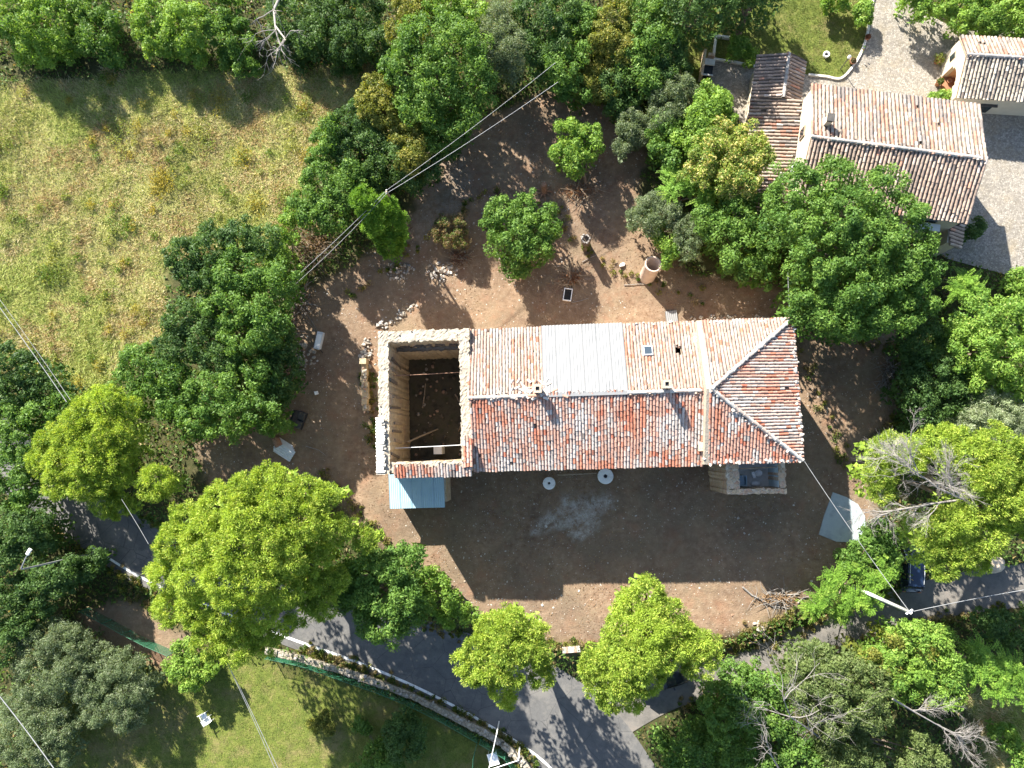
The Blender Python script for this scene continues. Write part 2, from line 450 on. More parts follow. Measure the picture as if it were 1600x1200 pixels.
EDGE = Lz([(-60, 690), (30, 775), (90, 822), (140, 855), (225, 906), (340, 955), (455, 1000), (560, 1037), (660, 1080), (760, 1133), (835, 1180), (900, 1240)])
FAR = Lz([(0, 610), (70, 690), (150, 760), (215, 800), (300, 845), (400, 885), (500, 915), (610, 950), (730, 985), (850, 1030), (960, 1110), (1040, 1220)])
e1 = catmull(EDGE, 4); e2 = catmull(FAR, 4)
OUT = [tuple(p + (p - q) / np.linalg.norm(p - q) * .55) for p, q in zip(np.array(EDGE), np.array(FAR))]
road = strip('road', OUT, FAR, .05, M['asphalt']); tag(road, 'grey asphalt road curving along the bottom of the yard', 'road', kind='structure')
L2 = [tuple(np.array(a) + (np.array(b) - np.array(a)) / np.linalg.norm(np.array(b) - np.array(a)) * .20) for a, b in zip(EDGE, FAR)]
strip('edge_line', EDGE[3:], L2[3:], .056, M['linepaint'], road, 2, 10)
lane = strip('lane', Lz([(960, 1160), (1060, 1105), (1200, 1062), (1330, 1012), (1460, 968), (1600, 948), (1780, 915)]), Lz([(880, 1085), (1020, 1038), (1180, 1000), (1300, 958), (1440, 905), (1600, 878), (1780, 850)]), .045, M['lane'])
tag(lane, 'worn grey brown lane branching off the road towards the blue car', 'lane', kind='structure')

# paved court by the neighbouring house
t = NT('cobbles', .9, .25); cc = t.voro(7.5, 'Color'); sp = t.n('ShaderNodeSeparateColor'); t.l(cc, sp.inputs[0]); ed = t.ramp(t.voro(7.5, 'Distance', 'DISTANCE_TO_EDGE'), [(.02, (0,) * 3), (.08, (1,) * 3)])
c = t.ramp(sp.outputs[0], [(0, (.20, .18, .155)), (.5, (.285, .26, .225)), (1, (.37, .335, .29))]); c = t.mix(ed, (.17, .15, .115), c)
c = t.mix(t.ramp(t.noise(.5, 6, .7), [(.5, (0,) * 3), (.68, (.55,) * 3)]), c, (.27, .22, .14)); t.base(c); t.bump(ed, .6, .03); M['cobble'] = t.m
bx = [p[0] for p in COURT]; by = [p[1] for p in COURT]
mb = MB(); mb.v = [(x, y, 0.0) for x, y in COURT]; mb.f = [tuple(range(len(COURT)))]; mb.c = [(1, 1, 1)] * len(COURT)
import bmesh
bm = bmesh.new(); vs2 = [bm.verts.new((x, y, 0)) for x, y in COURT]; bm.faces.new(vs2); bmesh.ops.triangulate(bm, faces=bm.faces[:])
for _ in range(4): bmesh.ops.subdivide_edges(bm, edges=[e for e in bm.edges if e.calc_length() > 1.2], cuts=1, use_grid_fill=False); bmesh.ops.triangulate(bm, faces=bm.faces[:])
for v in bm.verts: v.co.z = float(gh(v.co.x, v.co.y)) + .07
for f in bm.faces:
    if f.normal.z < 0: f.normal_flip()
me = bpy.data.meshes.new('courtyard_paving'); bm.to_mesh(me); bm.free(); me.materials.append(M['cobble'])
tag(put('courtyard_paving', me), 'grey cobbled courtyard around the neighbouring house', 'paving', kind='structure')
# kerb between the lawn and the cobbles
kb = catmull([G(*p)[:2] for p in [(1262, 118), (1290, 121), (1312, 124), (1330, 107), (1345, 82), (1355, 50), (1361, 10), (1368, -20)]], 4)
kerb = thing('kerb', 'pale curved stone kerb between lawn and cobbled courtyard', 'kerb', (0, 0, 0)); kerb['kind'] = 'structure'
kme = MB().box((0, 0, .03), (.46, .16, .22)).mesh('kerb_stone', M['concrete'])
acc = 0
for a, b in zip(kb[:-1], kb[1:]):
    L = np.linalg.norm(b - a); m_ = (a + b) / 2
    o = put('kerb_stone', kme, kerb, (m_[0], m_[1], float(gh(*m_)) + .08), (0, 0, math.atan2(b[1] - a[1], b[0] - a[0])), (L / .48, 1, 1))

# ------------------------------------------------------------------ roof tiles
PAL_S = [((.20, .17, .155), .6), ((.33, .295, .27), 1.8), ((.44, .39, .355), 3.0), ((.43, .33, .285), 2.4), ((.43, .25, .19), 2.8), ((.43, .18, .115), 3.2), ((.38, .135, .085), 2.2), ((.27, .12, .085), .6)]
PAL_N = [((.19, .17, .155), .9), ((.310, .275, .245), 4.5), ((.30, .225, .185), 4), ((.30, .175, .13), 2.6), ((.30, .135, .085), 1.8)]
PAL_H = [((0.346, 0.308, 0.270), 5), ((0.299, 0.233, 0.186), 4), ((0.288, 0.157, 0.114), 1.5), ((0.173, 0.151, 0.138), 2.5), ((0.231, 0.198, 0.168), 3)]
PAL_D = [((0.435, 0.347, 0.288), 4), ((0.355, 0.262, 0.208), 4), ((0.256, 0.197, 0.162), 3), ((0.454, 0.244, 0.172), 1), ((0.533, 0.449, 0.388), 1.5), ((0.138, 0.113, 0.100), 1)]


def pick(pal, n, u, rng):
    w = np.array([p[1] for p in pal], float); w /= w.sum(); cs = np.array([p[0] for p in pal])
    r = np.clip(.55 * u + .45 * rng.random(n), 0, .9999); r2 = rng.random(n)
    k = np.searchsorted(np.cumsum(w), np.where(rng.random(n) < .8, np.clip(u, 0, .999), r2))
    k = np.clip(k, 0, len(pal) - 1)
    return cs[k] * (0.85 + .30 * rng.random((n, 1)))


def tiles(name, O, e, s, L, D, mat, parent, pal, seed, poly=None, pitch=.215, row=.36, holes=(), lichen=.0, deck=True):
    """cover and channel tiles over one slope. O lower left corner, e along the eave, s up the slope"""
    rng = np.random.default_rng(seed); O = np.array(O, float); e = np.array(e, float); s = np.array(s, float)
    e /= np.linalg.norm(e); s /= np.linalg.norm(s); n = np.cross(e, s)
    ok = lambda a, b: (np.ones(a.shape, bool) if poly is None else inpoly(a, b, poly))

    def hole(a, b):
        r = np.zeros(a.shape, bool)
        for (a0, a1, b0, b1) in holes: r |= (a > a0) & (a < a1) & (b > b0) & (b < b1)
        return r
    VV, FF, CC, base = [], [], [], 0
    for kind in (0, 1):
        na = int(L / pitch) + 1; nb = int(D / row) + 2
        a, b = np.meshgrid((np.arange(na) + (.5 if kind == 0 else 0.0)) * pitch, np.arange(nb) * row); a = a.ravel(); b = b.ravel()
        off = rng.random(na + 2) * row; b = np.maximum(b - off[np.round(a / pitch - (.5 if kind == 0 else 0)).astype(int)], 0)
        keep = ok(a, b + row * .5) & ~hole(a, b + row * .4) & (a > 0) & (a < L) & (b + row < D + .25)
        if kind == 0: keep &= rng.random(len(a)) > .004
        a, b = a[keep], b[keep]; N = len(a)
        if N == 0: continue
        wob = (fbm(a * .25, b * .4, seed) - .5) * .22
        a = a + (vnoise(a * 1.3 + 5, b * .5, seed + 5) - .5) * .05
        if kind == 0:
            th = np.linspace(0, np.pi, 6); pr = np.stack([np.cos(th) * .098, np.sin(th) * .085], 1)
            ends = [(-.03, 1.05, .046), (row + .03, .90, .034)]
        else:
            th = np.linspace(0, np.pi, 4); pr = np.stack([np.cos(th) * .085, .05 - np.sin(th) * .05], 1)
            ends = [(-.05, .9, .018), (row + .03, 1.05, .0)]
        k = len(pr); T = []
        for (db, sc_, dn) in ends:
            for (pa, pn) in pr: T.append((pa * sc_, db, pn * sc_ + dn))
        T = np.array(T); jit = rng.normal(0, .022 if kind == 0 else .008, N); rot = rng.normal(0, .045 if kind == 0 else .01, N)
        la = T[None, :, 0] + rot[:, None] * T[None, :, 1]; lb = T[None, :, 1] + jit[:, None]; ln = T[None, :, 2] + rng.normal(0, .008, N)[:, None]
        A = a[:, None] + la; B = b[:, None] + lb; Nn = ln + wob[:, None] * .35
        V = O + A[..., None] * e + B[..., None] * s + Nn[..., None] * n
        VV.append(V.reshape(-1, 3))
        q = np.array([[i, i + 1, k + i + 1, k + i] for i in range(k - 1)]); f = (np.arange(N)[:, None, None] * (2 * k) + q[None]).reshape(-1, 4) + base
        FF.append(f)
        u = np.clip(.5 + 1.5 * (.45 * fbm(a * .45 + seed, b * .45, seed + 2) + .35 * fbm(a * 3.1, b * .55, seed + 3, 2) + .20 * vnoise(a * 4.7, b * .35, seed + 9) - .5), 0, 1); cl = pick(pal, N, u, rng)
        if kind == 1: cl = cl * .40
        CC.append(np.repeat(cl, 2 * k, 0)); base += N * 2 * k
    o = put(name, raw_mesh(name, np.concatenate(VV), FF, mat, np.concatenate(CC)), parent); o['kind'] = 'stuff'
    if deck:
        st = .24; na = int(math.ceil(L / st)); nb = int(math.ceil(D / st))
        ca, cb = np.meshgrid((np.arange(na) + .5) * st, (np.arange(nb) + .5) * st); ca = ca.ravel(); cb = cb.ravel()
        kp = ok(ca, cb) & ~hole(ca, cb) & (ca < L) & (cb < D); ca, cb = ca[kp], cb[kp]; N = len(ca); h = st / 2
        Q = np.array([(-h, -h), (h, -h), (h, h), (-h, h)])
        A = np.clip(ca[:, None] + Q[None, :, 0], 0, L); B = np.clip(cb[:, None] + Q[None, :, 1], 0, D)
        V = O + A[..., None] * e + B[..., None] * s - .05 * n
        put('roof_deck', raw_mesh('roof_deck', V.reshape(-1, 3), [np.arange(4 * N).reshape(-1, 4)], M['wood']), parent)
    return o


def ridge_mesh(r=.13, L=.46, mat=None, col=(.6, .55, .5)):
    mb = MB(); th = [math.pi * i / 6 for i in range(7)]
    v = [(-L / 2, math.cos(a) * r * 1.1, math.sin(a) * r) for a in th] + [(L / 2, math.cos(a) * r * .88, math.sin(a) * r * .85) for a in th]
    v += [(-L / 2, math.cos(a) * r * .85, math.sin(a) * r * .75) for a in th]
    f = [(i, i + 1, 8 + i, 7 + i) for i in range(6)] + [(i, i + 1, 15 + i, 14 + i) for i in range(6)]
    return mb.add(v, f, col).mesh('ridge_tile', mat or M['tile'])


RT = [ridge_mesh(col=c_) for c_ in [(0.475, 0.446, 0.403), (0.418, 0.346, 0.295), (0.432, 0.245, 0.173), (0.331, 0.310, 0.288), (0.504, 0.475, 0.432)]]


def ridge(p, q, parent, pick_=None, step=.40, lift=.06, jit=.04):
    p = Vector(p); q = Vector(q); d = q - p; n = int(d.length / step); d.normalize(); yaw = math.atan2(d.y, d.x); pit = -math.asin(d.z)
    for i in range(n):
        c_ = p + d * (i + .5) * step + Vector((0, 0, lift + random.uniform(-.01, .02)))
        put('ridge_tile', random.choice(pick_ or RT), parent, c_, (random.gauss(0, .05), pit + random.gauss(0, .03), yaw + random.gauss(0, jit)))


def stone_mesh(seed, col):
    r = np.random.default_rng(seed); bm = bmesh.new(); bmesh.ops.create_icosphere(bm, subdivisions=1, radius=.5)
    for v in bm.verts:
        v.co = Vector((max(-.4, min(.4, v.co.x)), max(-.36, min(.36, v.co.y)), max(-.3, min(.3, v.co.z)))) * float(r.uniform(.8, 1.2))
    me = bpy.data.meshes.new('stone'); bm.to_mesh(me); bm.free(); me.materials.append(M['stonepc'])
    a = me.attributes.new('tint', 'FLOAT_COLOR', 'POINT'); a.data.foreach_set('color', np.tile(np.array([*col, 1], np.float32), len(me.vertices)))
    return me


STN = [stone_mesh(i, c_) for i, c_ in enumerate([(0.403, 0.360, 0.295), (0.346, 0.295, 0.238), (0.446, 0.418, 0.367), (0.317, 0.216, 0.158), (0.374, 0.338, 0.302), (0.288, 0.259, 0.223)])]
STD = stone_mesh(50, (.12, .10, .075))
STW = [stone_mesh(i + 20, c_) for i, c_ in enumerate([(0.496, 0.464, 0.416), (0.448, 0.408, 0.368), (0.544, 0.512, 0.464), (0.384, 0.352, 0.320)])]


def stones(line, parent, step, size, pool=STN, wob=.1, name='stone', dz=0.0):
    for p, q in zip(line[:-1], line[1:]):
        p = Vector(p); q = Vector(q); n = max(1, int((q - p).length / step))
        for i in range(n):
            c_ = p.lerp(q, (i + random.random()) / n) + Vector((random.gauss(0, wob), random.gauss(0, wob), dz + random.uniform(0, .06)))
            s_ = size * random.uniform(.6, 1.3)
            put(name, random.choice(pool), parent, c_, (random.gauss(0, .3), random.gauss(0, .3), random.uniform(0, 6.28)), (s_ * random.uniform(.8, 1.5), s_, s_ * random.uniform(.5, .8)))


# ------------------------------------------------------------------ the old farmhouse
ang = math.radians(1.77); HU = np.array([math.cos(ang), math.sin(ang), 0]); HV = np.array([-math.sin(ang), math.cos(ang), 0]); HO = np.array([-5.6, -1.4, 0])
HL = lambda u, v, z: tuple(HO + HU * u + HV * v + np.array([0, 0, z]))
house = thing('farmhouse', 'long abandoned stone farmhouse with red and white tiled roof and a roofless end room', 'farmhouse')


def hbox(mb, u0, u1, v0, v1, z0, z1, col=None): return mb.prism([HL(u0, v0, 0)[:2], HL(u1, v0, 0)[:2], HL(u1, v1, 0)[:2], HL(u0, v1, 0)[:2]], z0, z1, col)


EZ, RZ, EB, RB, VR = 6.3, 8.15, 7.0, 8.95, 4.95
for nm, a in (('wall', (.25, 15.95, .45, .95)), ('wall', (.25, 15.95, 8.95, 9.45))):
    hbox(MB(), *a, -.4, EZ + .02).build(nm, M['stone'], house)
for a in ((16.0, 22.0, .45, .95), (16.0, 22.0, 9.0, 9.5), (21.5, 22.02, .95, 9.0)):
    hbox(MB(), *a, -.4, EB + .02).build('wall', M['stone'], house)
hbox(MB(), 15.5, 16.0, .95, 9.0, -.4, EB).build('wall', M['stone'], house)


# main roof, south and north slopes
def up(v0, z0, v1, z1): return np.array(HL(0, v1, z1)) - np.array(HL(0, v0, z0))


sl = up(0, EZ, VR, RZ); Ds = np.linalg.norm(sl)
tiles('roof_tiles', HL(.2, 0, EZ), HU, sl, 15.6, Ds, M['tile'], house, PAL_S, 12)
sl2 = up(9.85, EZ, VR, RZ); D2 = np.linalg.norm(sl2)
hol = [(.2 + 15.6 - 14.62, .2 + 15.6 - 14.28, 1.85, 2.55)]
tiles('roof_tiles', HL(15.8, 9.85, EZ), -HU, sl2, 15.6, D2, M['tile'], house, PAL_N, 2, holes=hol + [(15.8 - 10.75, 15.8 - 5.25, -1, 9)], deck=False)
tiles_deck_only = MB()
# deck of the north slope, open where the hole is
for (a0, a1, b0, b1) in ((.2, 14.28, 0, D2), (14.62, 15.8, 0, D2), (14.28, 14.62, 0, 1.85), (14.28, 14.62, 2.55, D2)):
    nrm = np.cross(-HU, sl2 / D2); P = [np.array(HL(a, 9.85, EZ)) + sl2 / D2 * b - .05 * nrm for a, b in ((a0, b0), (a0, b1), (a1, b1), (a1, b0))]
    tiles_deck_only.add(P, [(0, 1, 2, 3)])
tiles_deck_only.build('roof_deck', M['wood'], house)
# white corrugated sheets
def corr(name, O, e, s, L, D, mat, parent, pitch=.076, amp=.012, seg=6):
    O = np.array(O); e = np.array(e) / np.linalg.norm(e); s = np.array(s) / np.linalg.norm(s); n = np.cross(e, s)
    if n[2] < 0: n = -n
    na = int(L / pitch * seg); a = np.linspace(0, L, na + 1); b = np.linspace(0, D, 4); A, B = np.meshgrid(a, b); h = amp * np.cos(2 * np.pi * A / pitch)
    V = O + A.ravel()[:, None] * e + B.ravel()[:, None] * s + h.ravel()[:, None] * n
    V2 = V - n * .006
    id_ = np.arange(A.size).reshape(A.shape); f = np.stack([id_[:-1, :-1], id_[:-1, 1:], id_[1:, 1:], id_[1:, :-1]], -1).reshape(-1, 4)
    return put(name, raw_mesh(name, np.concatenate([V, V2]), [f, f[:, ::-1] + A.size], mat, smooth=True), parent)


nn = np.cross(-HU, sl2 / D2)
x = 5.2
for i in range(6):
    o = np.array(HL(x, 9.92, EZ - .03)) + nn * (.15 + .012 * (i % 2)); corr('roof_sheet', o, HU, sl2 / D2 , .99, D2 - .02 + random.uniform(-.03, .03), M['white_metal'], house, .22, .022, 6); x += .93
# right block: hipped roof
PK = HL(16.1, VR, RB)
def hip(name, A, B, apex, pal, seed):
    A = np.array(A); B = np.array(B); ap = np.array(apex); e = B - A; L = np.linalg.norm(e); e /= L; w = ap - A; sl_ = w - e * (w @ e); D = np.linalg.norm(sl_); a0 = w @ e
    tiles(name, A, e, sl_, L, D, M['tile'], house, pal, seed, poly=[(-.3, -.2), (L + .3, -.2), (a0 + .05, D + .1), (a0 - .05, D + .1)])
SWc, SEc, NEc, NWc = HL(15.95, .1, EB), HL(22.3, .1, EB), HL(22.25, 9.75, EB), HL(15.95, 9.75, EB)
hip('roof_tiles', SWc, SEc, PK, PAL_S[1:3] + PAL_S[4:7], 4)
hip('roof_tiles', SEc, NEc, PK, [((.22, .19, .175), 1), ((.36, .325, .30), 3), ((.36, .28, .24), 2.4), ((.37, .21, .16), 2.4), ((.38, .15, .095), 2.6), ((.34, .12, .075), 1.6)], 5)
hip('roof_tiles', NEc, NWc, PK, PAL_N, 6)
ridge(HL(.2, VR, RZ), HL(5.2, VR, RZ), house); ridge(HL(10.8, VR, RZ), HL(15.7, VR, RZ), house, [RT[0], RT[4], RT[1]])
ridge(PK, SEc, house, [RT[0], RT[4], RT[1], RT[3]], lift=.10, jit=.12); ridge(PK, NEc, house, [RT[0], RT[4], RT[1], RT[3]], lift=.10, jit=.12)
hbox(MB(), 5.2, 10.9, VR - .12, VR + .12, RZ + .06, RZ + .125).build('ridge_flashing', M['white_metal'], house)
# mortar strip where the two roofs meet (follows the slope of the higher roof)
mb = MB()
for (v0, z0, v1, z1) in ((.05, EB, VR, RB), (VR, RB, 9.8, EB)):
    P = [HL(u, v, z + d) for d in (-.9, .11) for u, v, z in ((15.78, v0, z0), (16.13, v0, z0), (16.13, v1, z1), (15.78, v1, z1))]
    mb.add(P, [(0, 3, 2, 1), (4, 5, 6, 7), (0, 1, 5, 4), (1, 2, 6, 5), (2, 3, 7, 6), (3, 0, 4, 7)])
mb.build('mortar_strip', M['mortar'], house)
# loose stones and broken tiles holding down the edges
stones([HL(16.1, .15, EB + .12), HL(22.2, .15, EB + .12)], house, .26, .26, STW, .09, 'edge_stone')
stones([HL(22.2, .2, EB + .12), HL(22.15, 9.6, EB + .12)], house, .30, .24, STW, .07, 'edge_stone')
stones([HL(22.1, 9.6, EB + .12), HL(16.1, 9.62, EB + .12)], house, .33, .22, STW, .06, 'edge_stone')
stones([HL(10.9, 9.75, EZ + .12), HL(15.7, 9.75, EZ + .12)], house, .55, .24, STW, .08, 'edge_stone')
stones([HL(16.2, VR - .2, RB - .1), HL(21, .9, EB + .4)], house, .5, .24, STW, .16, 'edge_stone', .12)
stones([HL(15.9, .2, EB + .1), HL(16.0, .9, EB + .4)], house, .2, .3, STW, .08, 'edge_stone')
# broken tiles round the left chimney
for i in range(46):
    u = random.gauss(4.6, .75); v = random.gauss(5.45, .42)
    if v < VR - .6: continue
    z = RZ - abs(v - VR) * .377 + .14
    put('broken_tile', random.choice(RT), house, HL(u, v, z), (random.gauss(.2, .3), random.gauss(0, .25), random.uniform(0, 6.28)), (.8, .7, .6))
# chimneys
for u, v, hh in ((4.85, 5.35, .75), (13.25, 5.35, .95)):
    ch = hbox(MB(), u - .21, u + .21, v - .22, v + .22, RZ - .6, RZ + hh).build('chimney', M['mortar'], house)
    mb = MB()
    for a in ((u - .27, u + .27, v - .28, v - .13), (u - .27, u + .27, v + .13, v + .28), (u - .27, u - .12, v - .13, v + .13), (u + .12, u + .27, v - .13, v + .13)): hbox(mb, *a, RZ + hh + .002, RZ + hh + .14)
    mb.build('chimney_pot', M['mortar'], ch); hbox(MB(), u - .12, u + .12, v - .13, v + .13, RZ + hh + .004, RZ + hh + .02).build('flue', M['black'], ch)
# skylight
uc, vc = 12.4, 7.85
zc = EZ + (9.85 - vc) * (RZ - EZ) / (9.85 - VR); tl = -math.atan2(RZ - EZ, 9.85 - VR)
sk = MB().box(HL(uc, vc, zc + .16), (.62, .72, .10), ang, (tl, 0)).build('skylight', M['galv'], house)
MB().box(HL(uc, vc + .02, zc + .215), (.50, .56, .02), ang, (tl, 0)).build('pane', M['skyglass'], sk)

# roofless room
RW = 7.15


def ruinwall(u0, u1, v0, v1, zt, seed, name='wall'):
    n = max(2, int(max(u1 - u0, v1 - v0) / .13)); along_u = (u1 - u0) > (v1 - v0); r = np.random.default_rng(seed)
    k = 7; V = []
    for i in range(n + 1):
        t_ = i / n
        for j in range(k + 1):
            w = j / k
            u, v = (u0 + (u1 - u0) * t_, v0 + (v1 - v0) * w) if along_u else (u0 + (u1 - u0) * w, v0 + (v1 - v0) * t_)
            z = zt + (float(fbm(np.array(u * 1.1), np.array(v * 1.1), seed)) - .5) * .22 + r.normal(0, .014)
            jj = .035 if j in (0, k) else 0
            V.append(HL(u + r.normal(0, jj), v + r.normal(0, jj), z))
    nt = len(V); f = []
    idx_ = lambda i, j: i * (k + 1) + j
    for i in range(n):
        for j in range(k): f.append((idx_(i, j), idx_(i + 1, j), idx_(i + 1, j + 1), idx_(i, j + 1)))
    rim = [idx_(i, 0) for i in range(n + 1)] + [idx_(n, j) for j in range(1, k + 1)] + [idx_(i, k) for i in range(n - 1, -1, -1)] + [idx_(0, j) for j in range(k - 1, 0, -1)]
    lev = [rim]
    for z in (4.6, 2.3, -.4):
        L_ = []
        for q in rim: p = V[q]; V.append((p[0], p[1], z)); L_.append(len(V) - 1)
        lev.append(L_)
    for a, b in zip(lev[:-1], lev[1:]):
        m = len(a)
        for i in range(m): f.append((a[i], b[i], b[(i + 1) % m], a[(i + 1) % m]))
    mb = MB(); mb.add(V, f)
    me = mb.mesh(name, M['ruin']); me.materials.append(M['mortar'])
    for i in range(n * k): me.polygons[i].material_index = 1
    bm = bmesh.new(); bm.from_mesh(me); bmesh.ops.recalc_face_normals(bm, faces=bm.faces); bm.to_mesh(me); bm.free()
    return put(name, me, house)


ruinwall(-6.2, -5.45, 0, 9.88, RW, 31); ruinwall(-.5, .22, .78, 9.06, RW + .1, 33)
ruinwall(-5.44, .22, 9.07, 9.86, RW, 32); ruinwall(-5.44, .22, .02, .77, RW - .12, 34)
stones([HL(-5.95, .3, RW), HL(-5.9, 9.6, RW), HL(-.2, 9.5, RW), HL(-.15, .8, RW + .1)], house, 1.7, .15, STN, .16)
stones([HL(-5.3, .62, RW - .12), HL(-.4, .66, RW - .12)], house, 1.0, .15, STN, .08)
ruinwall(-5.43, -.52, 8.75, 9.05, 4.4, 36, 'inner_ledge')
for i in range(9):
    v = 1.2 + .85 * i + random.gauss(0, .15); MB().box(HL(-5.40, v, 5.1 + random.gauss(0, .4)), (.10, .14 + .1 * random.random(), 2.2 + random.random()), ang, (random.gauss(0, .06), 0)).build('timber_remnant', M['wood'] if i % 2 else M['bark'], house)
for i in range(5): MB().box(HL(-4.7 + .9 * i + random.gauss(0, .1), 9.0, 5.6 + random.gauss(0, .2)), (.7, .14, .10), ang, (0, random.gauss(0, .1))).build('timber_remnant', M['bark'], house)
# strips of old tiles left on the wall heads
s_ = up(-.22, RW - .22, .42, RW + .02); tiles('eave_tiles', HL(-5.2, -.25, RW - .24), HU, s_, 5.3, .72, M['tile'], house, PAL_S, 8, deck=False)
e_ = -HV; s_ = np.array(HL(-5.85, 0, RW + .05)) - np.array(HL(-6.3, 0, RW - .1)); tiles('verge_tiles', HL(-6.32, 3.9, RW - .04), e_, s_, 3.9, .45, M['tile'], house, [((.74, .70, .64), 3), ((.6, .54, .48), 1)], 9, row=.3, deck=False)
s_ = up(0, 0, 0, 0)
e_ = HU; s_ = up(.3, RW + .08, 2.6, RW + .22); tiles('wall_head_tiles', HL(-.35, .35, RW + .08), HU, s_, .62, 1.9, M['tile'], house, PAL_S, 10, deck=False)
for v, z in ((6.9, 5.6), (1.75, 5.6)):
    MB().tube([HL(-5.6, v, z), HL(-2.8, v + .04, z - .03), HL(-.3, v + .1, z)], .028, 6).build('tie_rod', M['galv'] if v < 3 else M['rust'], house)
hbox(MB(), .16, .30, .9, 9.0, RW - .75, RW - .62).build('flashing', M['galv'], house)
# small roofless annex on the south side
AN = 5.3
def flatwall(u0, u1, v0, v1, zt, mat, seed):
    o = ruinwall(u0, u1, v0, v1, zt, seed); o.data.materials[0] = mat; o.data.materials[1] = M['stone']; return o
flatwall(17.6, 18.5, -1.72, .43, AN, M['stone'], 41); flatwall(17.6, 21.65, -2.1, -1.73, AN, M['stone'], 42); flatwall(21.2, 21.65, -1.72, .43, AN, M['stone'], 43)
hbox(MB(), 18.51, 18.53, -1.7, .42, 0, AN - .1).build('plaster_lining', M['plaster_grey'], house); hbox(MB(), 21.16, 21.185, -1.7, .42, 0, AN - .1).build('plaster_lining', M['plaster_grey'], house)
hbox(MB(), 18.5, 21.2, -1.74, .44, .0, 3.0).build('floor_slab', M['concrete'], house)
MB().tube([HL(18.4, -.35, AN - .2), HL(21.3, -.3, AN - .2)], .05, 6).build('beam', M['wood'], house)
P = HL(20.35, -.75, 3.0)
tl_ = thing('toilet', 'white toilet bowl inside the small roofless annex of the farmhouse', 'toilet', P, .3)
MB().lathe([(.12, 0), (.14, .1), (.13, .22), (.22, .36), (.25, .40), (.20, .41), (.17, .36), (.08, .26), (.0, .24)], 18).build('bowl', M['white'], tl_, True, scale=(1.25, 1, 1)); MB().box((-.42, 0, .5), (.2, .46, .34)).build('cistern', M['white'], tl_)
P = HL(19.1, -1.25, 3.0); bt = thing('wash_tub', 'pale blue square wash tub in the corner of the roofless annex', 'tub', P, ang)
mb = MB(); mb.box((0, 0, .06), (.75, .7, .12)); mb.box((-.35, 0, .36), (.05, .7, .48)); mb.box((.35, 0, .36), (.05, .7, .48)); mb.box((0, -.325, .36), (.65, .05, .48)); mb.box((0, .325, .36), (.65, .05, .48)); mb.build('basin', M['blue_metal'], bt)
MB().tube([(0, .4, .6), (0, .4, .95), (0, .1, .95)], .025, 6).build('tap', M['galv'], bt)
P = HL(20.2, -1.5, 3.0); sk_ = thing('plaster_sack', 'crumpled white sack by the south wall of the roofless annex', 'sack', P)
mb = MB(); mb.lathe([(.0, 0), (.26, .02), (.3, .12), (.24, .2), (.1, .25), (0, .25)], 10); mb.build('sack', M['white'], sk_, True, scale=(1.2, .7, 1))
# things inside the roofless room
P = HL(-3.0, 1.55, 0); ap = thing('water_heater', 'white enamel cabinet standing inside the roofless room', 'cabinet', P, ang)
MB().box((0, 0, .85), (.62, .6, 1.7)).build('case', M['white'], ap); MB().box((0, .31, .85), (.54, .02, 1.55)).build('door', M['galv'], ap); MB().tube([(.22, .34, .7), (.22, .34, 1.0)], .015).build('handle', M['darkmetal'], ap)
for i, (a, b, r, lb) in enumerate([((-4.4, 4.9, .1), (-4.1, 6.8, .25), .06, 'pale timber pole leaning in the middle of the roofless room'), ((-5.2, 2.2, 2.4), (-3.2, 3.2, .2), .08, 'dark beam slanting from the west wall inside the roofless room'), ((-1.8, 5.9, .15), (-1.5, 5.3, .2), .06, 'short pale plank lying near the east wall inside the roofless room'), ((-.8, 4.2, 2.2), (-1.6, 3.0, .1), .05, 'thin stick leaning on the east wall inside the roofless room')]):
    tag(MB().tube([HL(*a), HL(*[(p + q) / 2 + .03 for p, q in zip(a, b)]), HL(*b)], [r, r * .95, r * .8], 7).build('fallen_beam', M['wood']), lb, 'beam', 'timbers in the roofless room')
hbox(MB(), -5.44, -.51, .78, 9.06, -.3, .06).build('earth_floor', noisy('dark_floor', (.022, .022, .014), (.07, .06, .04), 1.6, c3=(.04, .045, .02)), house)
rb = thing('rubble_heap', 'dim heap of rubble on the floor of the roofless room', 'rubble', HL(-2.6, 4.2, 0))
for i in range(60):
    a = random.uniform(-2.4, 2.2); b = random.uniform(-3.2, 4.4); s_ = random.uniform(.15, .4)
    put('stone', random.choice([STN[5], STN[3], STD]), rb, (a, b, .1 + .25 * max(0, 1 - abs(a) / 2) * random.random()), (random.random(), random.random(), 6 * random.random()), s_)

# ------------------------------------------------------------------ blue lean-to, millstones, plank, slab
P = HL(-6.1, -2.6, 0)
lt = thing('lean_to_shed', 'low shed with pale blue corrugated roof against the roofless room', 'shed', HL(-5.6, -1.3, 0))
LT = lambda u, v, z: tuple(np.array(HL(u, v, z)) - np.array(HL(-5.6, -1.3, 0)))
zt = 2.5
for (u0, u1, v0, v1) in ((-6.4, -6.25, -2.3, -.05), (-2.55, -2.3, -2.3, -.05), (-6.25, -2.55, -2.35, -2.2)):
    mb = MB(); mb.prism([LT(u0, v0, 0)[:2], LT(u1, v0, 0)[:2], LT(u1, v1, 0)[:2], LT(u0, v1, 0)[:2]], -.2, [zt - .25 if q < -1 else zt + .0 for q in (v0, v0, v1, v1)]); mb.build('wall', M['stone'], lt)
u = -6.6
for i in range(5):
    O = np.array(LT(u, -2.72, zt - .26)) + np.array([0, 0, .012 * (i % 2)]); d = np.array(LT(0, -.02, zt + .08)) - np.array(LT(0, -2.72, zt - .26))
    corr('roof_sheet', O, HU, d, .88, np.linalg.norm(d), M['blue_metal'], lt, .15, .016, 5); u += .82
MB().box(LT(-6.5, -1.2, 1.0), (.05, .55, .9), ang).build('shutter', M['black'], lt)


